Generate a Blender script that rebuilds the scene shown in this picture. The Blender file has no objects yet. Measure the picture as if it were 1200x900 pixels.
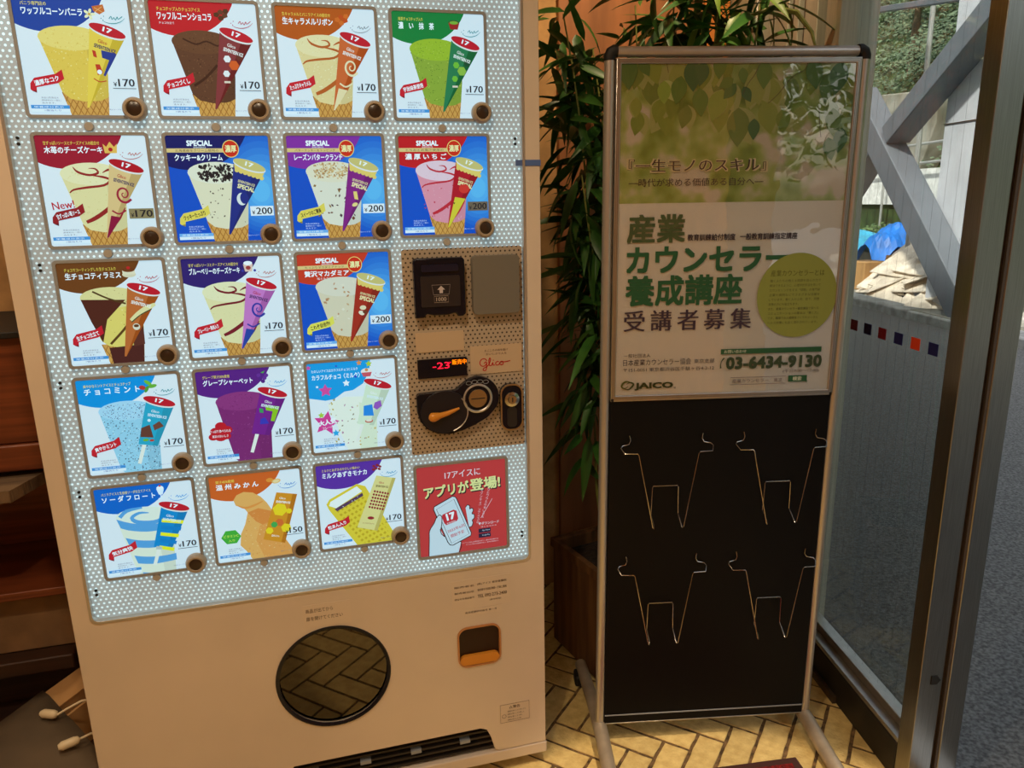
import bpy, bmesh, math, random
from mathutils import Vector, Matrix
from mathutils.geometry import tessellate_polygon
random.seed(7)
R = math.radians
col = bpy.context.scene.collection
scn = bpy.context.scene

# ------------------------------------------------------------------ camera
def look():
    f, pitch, roll = 0.9588 * 900, 0.2444, 0.0202
    cp, sp = math.cos(pitch), math.sin(pitch)
    fw = Vector((0, cp, -sp)); rt = Vector((1, 0, 0)); dn = fw.cross(rt)
    c, s = math.cos(roll), math.sin(roll)
    r2 = c * rt + s * dn; d2 = -s * rt + c * dn
    cam = bpy.data.cameras.new('camera'); o = bpy.data.objects.new('camera', cam); col.objects.link(o)
    cam.sensor_fit = 'HORIZONTAL'; cam.sensor_width = 36; cam.lens = 36 * f / 1200
    cam.clip_start = 0.02; cam.clip_end = 500
    m = Matrix((r2, -d2, -fw)).transposed().to_4x4(); m.translation = (0, 0, 1.39)
    o.matrix_world = m
    scn.camera = o
look()

# ------------------------------------------------------------------ world, sun, lamps, exposure
w = bpy.data.worlds.new('world'); scn.world = w; w.use_nodes = True
wn = w.node_tree.nodes; wl = w.node_tree.links
sky = wn.new('ShaderNodeTexSky'); sky.sky_type = 'NISHITA'; sky.sun_disc = False
sky.sun_elevation = R(52); sky.sun_rotation = R(200); sky.air_density = 1.6; sky.dust_density = 4.0; sky.ozone_density = 1.0
hs = wn.new('ShaderNodeHueSaturation'); hs.inputs['Saturation'].default_value = .6   # hazy overcast
wl.new(sky.outputs[0], hs.inputs['Color']); wl.new(hs.outputs[0], wn['Background'].inputs[0]); wn['Background'].inputs[1].default_value = 0.24
def sun(el, az, e, c):
    l = bpy.data.lights.new('sun', 'SUN'); l.energy = e; l.color = c; l.angle = R(3)
    o = bpy.data.objects.new('sun', l); col.objects.link(o)
    d = Vector((math.sin(az) * math.cos(el), math.cos(az) * math.cos(el), math.sin(el)))
    o.rotation_euler = d.to_track_quat('Z', 'Y').to_euler()
sun(R(50), R(235), 5.5, (1, .96, .9))
def lamp(name, loc, e, c, size, spot=None, blend=.6, target=None):
    l = bpy.data.lights.new(name, 'SPOT' if spot else 'AREA'); l.energy = e; l.color = c
    if spot: l.spot_size = R(spot); l.spot_blend = blend; l.shadow_soft_size = size
    else: l.shape = 'DISK'; l.size = size
    o = bpy.data.objects.new(name, l); col.objects.link(o); o.location = loc
    if target:
        o.rotation_euler = (Vector(target) - Vector(loc)).to_track_quat('-Z', 'Y').to_euler()
    return o
WARM = (1, .77, .52)
LAMPS = [  # ceiling downlights of the room, plus added fill lamps: (x, y, watts, spot)
    (0.42, 0.93, 96, 35), (-0.85, 0.25, 17, 150), (-0.25, 0.45, 25, 150), (-1.25, 1.55, 15, 130),
    (0.3, -2.0, 14, 150), (-0.5, -1.3, 9, 150), (-2.2, -0.4, 12, 150), (0.0, -2.6, 20, 150)]
for (x, y, e, sp) in LAMPS:
    lamp('ceiling_and_fill_lamp', (x, y, 2.52), e * 1.6, WARM, .03, spot=sp, blend=.10 if sp < 60 else .7)
lamp('wall_washer', (0.42, 1.85, 2.58), 40, (1, .72, .42), .03, spot=80, target=(.45, 2.35, 2.0))
scn.view_settings.view_transform = 'Standard'; scn.view_settings.look = 'None'
scn.view_settings.exposure = 0.0; scn.view_settings.gamma = 1.0
scn.view_settings.use_curve_mapping = False

# ------------------------------------------------------------------ helpers
def lin(c):
    def f(v):
        v = v / 255.
        return v / 12.92 if v <= .04045 else ((v + .055) / 1.055) ** 2.4
    return tuple(f(v) for v in c)
def tag(o, label=None, cat=None, group=None, kind=None):
    if label: o['label'] = label
    if cat: o['category'] = cat
    if group: o['group'] = group
    if kind: o['kind'] = kind
    return o
def empty(name, loc=(0, 0, 0), rz=0, rx=0, ry=0, parent=None):
    o = bpy.data.objects.new(name, None); col.objects.link(o); o.empty_display_size = .1
    o.location = loc; o.rotation_euler = (rx, ry, rz); o.parent = parent
    return o
def mat(name, c, rough=.5, metal=0, noise=0, nscale=20, bump=0, bscale=None, emit=None, es=0, spec=.5, coat=0, c2=None, stretch=(1, 1, 1), rand=0, alpha=None, detail=4):
    m = bpy.data.materials.new(name); m.use_nodes = True
    n = m.node_tree.nodes; l = m.node_tree.links; b = n['Principled BSDF']
    cl = lin(c); b.inputs['Base Color'].default_value = (*cl, 1)
    b.inputs['Roughness'].default_value = rough; b.inputs['Metallic'].default_value = metal
    b.inputs['Specular IOR Level'].default_value = spec
    b.inputs['Coat Weight'].default_value = coat
    if emit: b.inputs['Emission Color'].default_value = (*lin(emit), 1); b.inputs['Emission Strength'].default_value = es
    tc = n.new('ShaderNodeTexCoord'); mp = n.new('ShaderNodeMapping'); mp.inputs['Scale'].default_value = stretch
    l.new(tc.outputs['Object'], mp.inputs['Vector'])
    last = None
    if noise or c2:
        t = n.new('ShaderNodeTexNoise'); t.inputs['Scale'].default_value = nscale; t.inputs['Detail'].default_value = detail
        l.new(mp.outputs[0], t.inputs['Vector'])
        r = n.new('ShaderNodeValToRGB'); l.new(t.outputs['Fac'], r.inputs[0])
        a = c2 if c2 else tuple(v * (1 - noise) for v in c); d = c if c2 else tuple(min(255, v * (1 + noise * .6)) for v in c)
        r.color_ramp.elements[0].position = .35; r.color_ramp.elements[1].position = .65
        r.color_ramp.elements[0].color = (*lin(a), 1); r.color_ramp.elements[1].color = (*lin(d), 1)
        last = r.outputs[0]
    if rand:
        oi = n.new('ShaderNodeObjectInfo'); mr = n.new('ShaderNodeMapRange')
        mr.inputs[3].default_value = 1 - rand; mr.inputs[4].default_value = 1 + rand
        l.new(oi.outputs['Random'], mr.inputs[0])
        mx = n.new('ShaderNodeVectorMath'); mx.operation = 'SCALE'
        if last: l.new(last, mx.inputs[0])
        else: mx.inputs[0].default_value = cl
        l.new(mr.outputs[0], mx.inputs['Scale']); last = mx.outputs[0]
    if last: l.new(last, b.inputs['Base Color'])
    if bump:
        t2 = n.new('ShaderNodeTexNoise'); t2.inputs['Scale'].default_value = bscale or nscale; t2.inputs['Detail'].default_value = 5
        l.new(mp.outputs[0], t2.inputs['Vector'])
        bp = n.new('ShaderNodeBump'); bp.inputs['Strength'].default_value = bump; bp.inputs['Distance'].default_value = .01
        l.new(t2.outputs['Fac'], bp.inputs['Height']); l.new(bp.outputs[0], b.inputs['Normal'])
    return m
def clear(name, tint=(1, 1, 1), rough=.0, bump=0, bscale=8, ior=1.5, refl=1.0):
    m = bpy.data.materials.new(name); m.use_nodes = True
    n = m.node_tree.nodes; l = m.node_tree.links; n.remove(n['Principled BSDF'])
    tr = n.new('ShaderNodeBsdfTransparent'); tr.inputs[0].default_value = (*tint, 1)
    g = n.new('ShaderNodeBsdfGlossy'); g.inputs['Roughness'].default_value = rough
    fr = n.new('ShaderNodeFresnel'); ge = n.new('ShaderNodeNewGeometry'); mi = n.new('ShaderNodeMapRange')
    mi.inputs[3].default_value = ior; mi.inputs[4].default_value = 1 / ior   # same Fresnel curve on the way out of the thin sheet
    l.new(ge.outputs['Backfacing'], mi.inputs[0]); l.new(mi.outputs[0], fr.inputs[0])
    mx = n.new('ShaderNodeMixShader'); mu = n.new('ShaderNodeMath'); mu.operation = 'MULTIPLY'; mu.inputs[1].default_value = refl
    l.new(fr.outputs[0], mu.inputs[0]); l.new(mu.outputs[0], mx.inputs[0]); l.new(tr.outputs[0], mx.inputs[1]); l.new(g.outputs[0], mx.inputs[2])
    l.new(mx.outputs[0], n['Material Output'].inputs[0])
    if bump:
        tc = n.new('ShaderNodeTexCoord'); t = n.new('ShaderNodeTexNoise'); t.inputs['Scale'].default_value = bscale; t.inputs['Detail'].default_value = 2
        l.new(tc.outputs['Object'], t.inputs['Vector']); bp = n.new('ShaderNodeBump'); bp.inputs['Strength'].default_value = bump; bp.inputs['Distance'].default_value = .01
        l.new(t.outputs['Fac'], bp.inputs['Height']); l.new(bp.outputs[0], g.inputs['Normal'])
    return m
def print_mat(name, emit):
    """flat ink: colour comes from the mesh's colour attribute; a backlit print also gives that colour off"""
    m = bpy.data.materials.new(name); m.use_nodes = True
    n = m.node_tree.nodes; l = m.node_tree.links; b = n['Principled BSDF']
    at = n.new('ShaderNodeAttribute'); at.attribute_name = 'ink'
    b.inputs['Roughness'].default_value = .45
    sc = n.new('ShaderNodeVectorMath'); sc.operation = 'SCALE'; sc.inputs['Scale'].default_value = .30 if emit else 1.0   # backlit film reflects less
    l.new(at.outputs['Color'], sc.inputs[0]); l.new(sc.outputs[0], b.inputs['Base Color'])
    b.inputs['Specular IOR Level'].default_value = .3
    if emit:
        tn = n.new('ShaderNodeVectorMath'); tn.operation = 'MULTIPLY'; tn.inputs[1].default_value = (.58, .86, 1.0)   # cool white tubes behind
        l.new(at.outputs['Color'], tn.inputs[0]); l.new(tn.outputs[0], b.inputs['Emission Color']); b.inputs['Emission Strength'].default_value = emit
    return m

class MB:
    def __init__(s): s.v = []; s.f = []; s.m = []
    def add(s, vs, fs, mi=0):
        b = len(s.v); s.v += [tuple(v) for v in vs]; s.f += [tuple(b + i for i in f) for f in fs]; s.m += [mi] * len(fs)
    def box(s, x0, x1, y0, y1, z0, z1, mi=0, M=None):
        vs = [Vector((x, y, z)) for z in (z0, z1) for y in (y0, y1) for x in (x0, x1)]
        if M: vs = [M @ v for v in vs]
        s.add(vs, [(0, 2, 3, 1), (4, 5, 7, 6), (0, 1, 5, 4), (2, 6, 7, 3), (0, 4, 6, 2), (1, 3, 7, 5)], mi)
    def prism(s, loops, y0, y1, mi=0, ax='y'):
        """extrude polygon loops (outer, holes...) given in (x,z) from y0 (front, towards -y) to y1"""
        def P(p, y): return (p[0], y, p[1]) if ax == 'y' else ((p[0], p[1], y) if ax == 'z' else (y, p[0], p[1]))
        flat = [p for lp in loops for p in lp]
        tris = tessellate_polygon([[Vector((p[0], p[1], 0)) for p in lp] for lp in loops])
        N = len(flat)
        s.add([P(p, y0) for p in flat] + [P(p, y1) for p in flat], [], mi)
        b = len(s.v) - 2 * N
        for t in tris:
            s.f.append(tuple(b + i for i in t)); s.f.append(tuple(b + N + i for i in reversed(t))); s.m += [mi, mi]
        k = 0
        for lp in loops:
            n = len(lp)
            for i in range(n):
                a, c = b + k + i, b + k + (i + 1) % n
                s.f.append((a, c, c + N, a + N)); s.m.append(mi)
            k += n
    def tube(s, pts, r, n=8, mi=0, caps=True):
        pts = [Vector(p) for p in pts]; rs = r if isinstance(r, (list, tuple)) else [r] * len(pts)
        rings = []; up = None
        for i, p in enumerate(pts):
            d = (pts[min(i + 1, len(pts) - 1)] - pts[max(i - 1, 0)]).normalized()
            if up is None: up = d.orthogonal().normalized()
            up = (up - d * up.dot(d)); up = up.normalized() if up.length > 1e-6 else d.orthogonal().normalized()
            q = d.cross(up)
            rings.append([p + (up * math.cos(2 * math.pi * k / n) + q * math.sin(2 * math.pi * k / n)) * rs[i] for k in range(n)])
        fs = [(i * n + k, i * n + (k + 1) % n, (i + 1) * n + (k + 1) % n, (i + 1) * n + k) for i in range(len(pts) - 1) for k in range(n)]
        if caps: fs += [tuple(range(n - 1, -1, -1)), tuple((len(pts) - 1) * n + k for k in range(n))]
        s.add([v for rg in rings for v in rg], fs, mi)
    def lathe(s, c, prof, n=32, ax='y', mi=0, cap=True):
        """prof: (radius, height along axis)"""
        vs = []
        for (r, h) in prof:
            for k in range(n):
                a = 2 * math.pi * k / n; x, y = r * math.cos(a), r * math.sin(a)
                vs.append((c[0] + x, c[1] + h, c[2] + y) if ax == 'y' else (c[0] + x, c[1] + y, c[2] + h))
        m = len(prof)
        fs = [(i * n + k, i * n + (k + 1) % n, (i + 1) * n + (k + 1) % n, (i + 1) * n + k) for i in range(m - 1) for k in range(n)]
        if cap and prof[0][0] > 1e-6: fs.append(tuple(range(n - 1, -1, -1)))
        if cap and prof[-1][0] > 1e-6: fs.append(tuple((m - 1) * n + k for k in range(n)))
        s.add(vs, fs, mi)
    def build(s, name, mats, parent=None, smooth=False, bevel=0, seg=2, rz=0, recalc=True, loc=None):
        me = bpy.data.meshes.new(name); me.from_pydata(s.v, [], s.f); me.update()
        mats = mats if isinstance(mats, (list, tuple)) else [mats]
        for m in mats: me.materials.append(m)
        if len(mats) > 1: me.polygons.foreach_set('material_index', s.m)
        if recalc:
            bm = bmesh.new(); bm.from_mesh(me); bmesh.ops.remove_doubles(bm, verts=bm.verts, dist=1e-6)
            bmesh.ops.recalc_face_normals(bm, faces=bm.faces); bm.to_mesh(me); bm.free()
        o = bpy.data.objects.new(name, me); col.objects.link(o); o.parent = parent
        if rz: o.rotation_euler.z = rz
        if loc: o.location = loc
        if smooth: me.polygons.foreach_set('use_smooth', [True] * len(me.polygons)); me.set_sharp_from_angle(angle=R(40))
        if bevel:
            b = o.modifiers.new('bevel', 'BEVEL'); b.width = bevel; b.segments = seg; b.limit_method = 'ANGLE'; b.angle_limit = R(40)
            me.polygons.foreach_set('use_smooth', [True] * len(me.polygons)); me.set_sharp_from_angle(angle=R(40))
        return o
def inst(src, name=None, parent=None, loc=None, rot=None, scale=None):
    c = src.copy(); col.objects.link(c)
    if name: c.name = name
    if parent is not None: c.parent = parent
    if loc is not None: c.location = loc
    if rot is not None: c.rotation_euler = rot
    if scale is not None: c.scale = scale
    return c
def rrect(x0, x1, z0, z1, r, n=6):
    o = []
    for (cx, cz, a0) in ((x1 - r, z1 - r, 0), (x0 + r, z1 - r, 90), (x0 + r, z0 + r, 180), (x1 - r, z0 + r, 270)):
        for k in range(n + 1):
            a = R(a0 + 90 * k / n); o.append((cx + r * math.cos(a), cz + r * math.sin(a)))
    return o
def ell(cx, cy, rx, ry, rot=0, n=28, a0=0, a1=360):
    c, s_ = math.cos(R(rot)), math.sin(R(rot)); o = []
    m = n if a1 - a0 >= 360 else n + 1
    for k in range(m):
        a = R(a0 + (a1 - a0) * k / n); x, y = rx * math.cos(a), ry * math.sin(a)
        o.append((cx + x * c - y * s_, cy + x * s_ + y * c))
    return o

# ---- text as flat geometry
_tc = {}
def text_geo(s, bold=0.0):
    k = (s, bold)
    if k in _tc: return _tc[k]
    cu = bpy.data.curves.new('t', 'FONT'); cu.body = s; cu.size = 1; cu.resolution_u = 2; cu.offset = bold
    cu.dimensions = '2D'; cu.fill_mode = 'BOTH'
    ob = bpy.data.objects.new('t', cu)
    me = ob.to_mesh()
    vs = [(v.co.x, v.co.y) for v in me.vertices]; fs = [tuple(p.vertices) for p in me.polygons]
    ob.to_mesh_clear(); bpy.data.objects.remove(ob); bpy.data.curves.remove(cu)
    x0 = min(v[0] for v in vs); x1 = max(v[0] for v in vs); y0 = min(v[1] for v in vs); y1 = max(v[1] for v in vs)
    _tc[k] = (vs, fs, x0, x1, y0, y1)
    return _tc[k]
def clip_poly(P, C):
    """Sutherland-Hodgman: clip polygon P with convex polygon C"""
    ar = sum(C[i][0] * C[(i + 1) % len(C)][1] - C[(i + 1) % len(C)][0] * C[i][1] for i in range(len(C)))
    if ar < 0: C = C[::-1]
    for i in range(len(C)):
        a, b = C[i], C[(i + 1) % len(C)]; out = []
        def side(p): return (b[0] - a[0]) * (p[1] - a[1]) - (b[1] - a[1]) * (p[0] - a[0])
        for j in range(len(P)):
            p, q = P[j], P[(j + 1) % len(P)]; sp_, sq = side(p), side(q)
            if sp_ >= 0: out.append(p)
            if (sp_ >= 0) != (sq >= 0):
                t = sp_ / (sp_ - sq); out.append((p[0] + (q[0] - p[0]) * t, p[1] + (q[1] - p[1]) * t))
        P = out
        if len(P) < 3: return []
    return P
class Art:
    """flat print laid out in units, x to the right and y down from the top left corner of a W x H sheet"""
    def __init__(s, x, z, u, W, H, y, step=.00006):
        s.x, s.z, s.u, s.W, s.H, s.y, s.step = x, z, u, W, H, y, step
        s.v = []; s.f = []; s.c = []; s.k = 0; s.rect = [(0, 0), (W, 0), (W, H), (0, H)]
    def _put(s, pts, fs, c, up=True):
        if up: s.k += 1
        b = len(s.v); y = s.y - s.k * s.step
        s.v += [(s.x + p[0] * s.u, y, s.z - p[1] * s.u) for p in pts]
        for f in fs:
            s.f.append(tuple(b + i for i in f)); s.c.append(c)
    def poly(s, P, c, clip=None, up=True):
        P = clip_poly(list(P), clip) if clip else P
        P = clip_poly(list(P), s.rect) if P else P
        if len(P) < 3: return
        t = tessellate_polygon([[Vector((p[0], p[1], 0)) for p in P]])
        s._put(P, [tuple(q) for q in t], c, up)
    def rect_(s, x0, y0, x1, y1, c, up=True): s.poly([(x0, y0), (x1, y0), (x1, y1), (x0, y1)], c, up=up)
    def stroke(s, pts, w, c, clip=None, closed=False):
        if not closed and len(pts) > 2:      # smooth the drawn line (Catmull-Rom)
            ws = list(w) if isinstance(w, (list, tuple)) else [w] * len(pts); Q = []; Wq = []
            for i in range(len(pts) - 1):
                p0, p1, p2, p3 = pts[max(i - 1, 0)], pts[i], pts[i + 1], pts[min(i + 2, len(pts) - 1)]
                for k in range(3):
                    t = k / 3.; t2, t3 = t * t, t * t * t
                    Q.append(tuple(.5 * (2 * p1[j] + (p2[j] - p0[j]) * t + (2 * p0[j] - 5 * p1[j] + 4 * p2[j] - p3[j]) * t2 + (3 * p1[j] - p0[j] - 3 * p2[j] + p3[j]) * t3) for j in (0, 1)))
                    Wq.append(ws[i] * (1 - t) + ws[i + 1] * t)
            pts = Q + [pts[-1]]; w = Wq + [ws[-1]]
        n = len(pts); s.k += 1; L = []; Rr = []
        for i in range(n):
            p = Vector(pts[i]); a = Vector(pts[(i - 1) % n] if closed else pts[max(i - 1, 0)]); b = Vector(pts[(i + 1) % n] if closed else pts[min(i + 1, n - 1)])
            d = (b - a); d = d.normalized() if d.length > 1e-9 else Vector((1, 0)); q = Vector((-d.y, d.x))
            ww = w[i] if isinstance(w, (list, tuple)) else w
            L.append(p + q * ww / 2); Rr.append(p - q * ww / 2)
        for i in range(n if closed else n - 1):
            j = (i + 1) % n
            s.poly([tuple(L[i]), tuple(L[j]), tuple(Rr[j]), tuple(Rr[i])], c, clip=clip, up=False)
    def text(s, t, x, y, h, c, w=None, bold=0.0, rot=0, al='l', vertical=False):
        """top left (x, y), height h, optional width w, rotation clockwise in degrees about (x, y)"""
        vs, fs, x0, x1, y0, y1 = text_geo(t, 0)
        sy = h / max(.35, (y1 - y0)); sx = (w / (x1 - x0)) if w else sy
        cr, sr = math.cos(R(rot)), math.sin(R(rot)); off = 0
        if al == 'c': off = -(x1 - x0) * sx / 2
        if al == 'r': off = -(x1 - x0) * sx
        k = bold * .8; sh = [(0, 0)] if bold < .008 else ([(-k, 0), (k, 0)] if bold < .028 else [(-k, -k), (k, -k), (k, k), (-k, k), (0, 0)])
        s.k += 1
        for (dx, dy) in sh:
            P = []
            for (px, py) in vs:
                a = (px + dx - x0) * sx + off; b = (y1 - py + dy) * sy
                P.append((x + a * cr - b * sr, y + a * sr + b * cr))
            s.y -= s.step * .03; s._put(P, fs, c, up=False)
    def vtext(s, t, x, y, h, c, slant=0, pitch=1.15):
        for i, ch in enumerate(t): s.text(ch, x + slant * i, y + i * h * pitch, h * (.3 if ch in 'ー・' else .95), c, w=h * .9)
    def star(s, cx, cy, r, c, rot=0, k=.5):
        s.poly([(cx + (r if i % 2 == 0 else r * k) * math.sin(R(rot + 36 * i)), cy - (r if i % 2 == 0 else r * k) * math.cos(R(rot + 36 * i))) for i in range(10)], c)
    def build(s, name, m, parent=None):
        me = bpy.data.meshes.new(name)
        # all faces look towards -y
        fs = []
        for f in s.f:
            a, b, c = (s.v[i] for i in f[:3])
            ny = (b[2] - a[2]) * (c[0] - a[0]) - (b[0] - a[0]) * (c[2] - a[2])
            fs.append(f if ny < 0 else tuple(reversed(f)))
        me.from_pydata(s.v, [], fs); me.materials.append(m)
        at = me.color_attributes.new('ink', 'FLOAT_COLOR', 'CORNER')
        data = []
        for f, c in zip(fs, s.c): data += [*lin(c), 1.0] * len(f)
        at.data.foreach_set('color', data); me.update()
        o = bpy.data.objects.new(name, me); col.objects.link(o); o.parent = parent
        return o

# ------------------------------------------------------------------ materials
M = dict(
    white_paint=mat('white painted steel', (226, 208, 186), rough=.38, noise=.03, nscale=3),
    wall=mat('ochre plaster', (205, 160, 105), rough=.9, noise=.12, nscale=9, bump=.15, bscale=60),
    ceil=mat('ceiling board', (225, 215, 200), rough=.9),
    wood_panel=mat('brown wall panel', (168, 110, 68), rough=.55, noise=.12, nscale=6, stretch=(3, 3, .4)),
    orange_panel=mat('orange wall strip', (215, 130, 55), rough=.6, noise=.08, nscale=5),
    column=mat('grey brown column', (140, 124, 98), rough=.8, noise=.15, nscale=12),
    steel=mat('brushed stainless steel', (158, 156, 150), rough=.3, metal=1, noise=.06, nscale=40, stretch=(20, 20, .3)),
    alu=mat('anodised aluminium', (190, 186, 178), rough=.32, metal=.9, noise=.04, nscale=30, stretch=(1, 1, .1)),
    alu_bar=mat('satin aluminium tube', (202, 197, 190), rough=.36, metal=.75),
    alu_grey=mat('grey aluminium mullion', (172, 174, 160), rough=.45, metal=.3, noise=.05, nscale=20, stretch=(8, 8, .3)),
    brown_alu=mat('brown aluminium recess', (82, 68, 55), rough=.5, metal=.3),
    black_base=mat('black skirting', (34, 30, 26), rough=.55, noise=.3, nscale=14),
    grout=mat('dark grout', (112, 88, 58), rough=.95, noise=.35, nscale=60, bump=.5, bscale=150),
    tile=mat('cream floor tile', (232, 206, 136), rough=.62, c2=(208, 178, 112), nscale=34, bump=.35, bscale=110, rand=.10, detail=9),
    asphalt=mat('asphalt', (96, 97, 96), rough=.9, noise=.3, nscale=90, bump=.6, bscale=160, detail=8),
    kerb=mat('kerb concrete', (150, 152, 150), rough=.9, noise=.2, nscale=8),
    rub=mat('black rubber', (20, 20, 20), rough=.6),
    black_gloss=mat('black gloss plastic', (10, 14, 30), rough=.24, spec=.35),
    board=mat('black display board', (7, 6, 8), rough=.55, spec=.22, noise=.15, nscale=150, bump=.04, bscale=400),
    darkglass=mat('dark mirrored acrylic window', (82, 78, 70), rough=.03, metal=1),
    wood_red=mat('red brown cabinet wood', (132, 68, 36), rough=.42, c2=(96, 44, 22), nscale=5, stretch=(.5, 3, 14)),
    wood_dark=mat('dark stained wood', (62, 36, 22), rough=.55, c2=(40, 22, 14), nscale=5, stretch=(.5, 3, 10)),
    wood_edge=mat('weathered board', (128, 104, 76), rough=.8, c2=(84, 64, 46), nscale=7, stretch=(.4, 6, 1), bump=.6, bscale=30),
    low_wall=mat('lower wall board', (128, 98, 66), rough=.85, noise=.12, nscale=10),
    planter=mat('planter wood', (126, 86, 48), rough=.6, c2=(92, 58, 32), nscale=6, stretch=(6, 6, .5)),
    soil=mat('potting soil', (46, 34, 24), rough=1, noise=.4, nscale=60, bump=1),
    leaf=mat('bamboo leaf', (72, 122, 44), rough=.42, c2=(44, 90, 32), nscale=9, rand=.35),
    leaf2=mat('pale bamboo leaf', (128, 160, 60), rough=.42, c2=(84, 128, 40), nscale=9, rand=.25),
    stem=mat('bamboo cane', (128, 132, 62), rough=.5, noise=.2, nscale=20),
    card=mat('corrugated cardboard', (196, 150, 96), rough=.85, noise=.06, nscale=8),
    card2=mat('pale cardboard', (236, 222, 204), rough=.9, noise=.1, nscale=6, rand=.12),
    tarp=mat('blue tarpaulin', (30, 120, 215), rough=.45, noise=.15, nscale=4, bump=.6, bscale=12),
    tarp2=mat('pale blue tarpaulin', (70, 175, 215), rough=.45, noise=.1, nscale=4, bump=.6, bscale=12),
    black_cloth=mat('black cover sheet', (98, 84, 66), rough=.6, noise=.15, nscale=5, bump=.25, bscale=6),
    ivory=mat('ivory plastic', (232, 214, 176), rough=.4),
    bridge=mat('grey painted steel girder', (112, 118, 128), rough=.6, noise=.04, nscale=3),
    sunlit_steel=mat('sunlit grey column', (212, 216, 226), rough=.6, noise=.04, nscale=3),  # lighter than the girders: sunlight put into the column's colour
    concrete=mat('weathered concrete', (168, 166, 156), rough=.9, c2=(120, 118, 104), nscale=1.6, bump=.3, bscale=10),
    white_sheet=mat('white sheeting', (240, 242, 240), rough=.7, noise=.1, nscale=10),
    galv=mat('galvanised pipe', (190, 192, 190), rough=.4, metal=.5),
    grass=mat('undergrowth', (62, 84, 40), rough=1, c2=(36, 50, 26), nscale=3, bump=1, bscale=6),
    foliage=mat('hillside leaves', (118, 138, 108), rough=.7, c2=(62, 82, 62), nscale=.9),
    foliage2=mat('bush leaves', (96, 120, 70), rough=.7, c2=(48, 70, 40), nscale=3),
    bark=mat('bark', (90, 76, 60), rough=.9, noise=.2),
    grey_plate=mat('blank grey plate', (118, 114, 104), rough=.4),
    btn_ring=mat('bronze button ring', (176, 160, 138), rough=.4, metal=.1),
    btn_mid=mat('dark button', (58, 44, 34), rough=.3),
    bezel=mat('grey beige card frame', (152, 156, 160), rough=.45),
    stud=mat('clear mounting stud', (176, 174, 168), rough=.3),
    silver=mat('polished silver metal', (190, 186, 176), rough=.2, metal=1),
    orange_pl=mat('orange plastic', (220, 142, 44), rough=.35),
    amber=mat('amber plastic', (190, 128, 76), rough=.3),
    amber_dark=mat('smoked amber flap', (46, 22, 12), rough=.3, spec=.3),
    label=mat('beige label', (205, 180, 148), rough=.5),
    grill=mat('brown black grille', (44, 36, 30), rough=.55),
    blue_tape=mat('blue tape', (84, 112, 170), rough=.4),
    red_mat=mat('red carpet pile', (150, 22, 24), rough=1, c2=(90, 10, 12), nscale=120, bump=1, bscale=220),
    mat_edge=mat('dark rubber edging', (66, 34, 28), rough=.7),
    ink=print_mat('printed ink', 0), ink_lit=print_mat('backlit print', .88),
    led_red=mat('red LED', (30, 0, 0), emit=(255, 20, 50), es=2.2), led_orange=mat('orange LED', (60, 20, 0), emit=(255, 120, 0), es=2.6),
    glass=clear('window glass', tint=(.93, .94, .92), ior=1.45, refl=1.0),
    cover=clear('poster cover sheet', tint=(.96, .96, .94), rough=.015, bump=.10, bscale=9, ior=1.5, refl=3.2),
    wire=mat('glass wire', (105, 105, 108), rough=.5, metal=.5),
    st_red=mat('dark red sticker', (120, 20, 30), rough=.5), st_navy=mat('navy sticker', (34, 36, 96), rough=.5), st_or=mat('vermilion sticker', (226, 70, 36), rough=.5),
)
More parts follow.
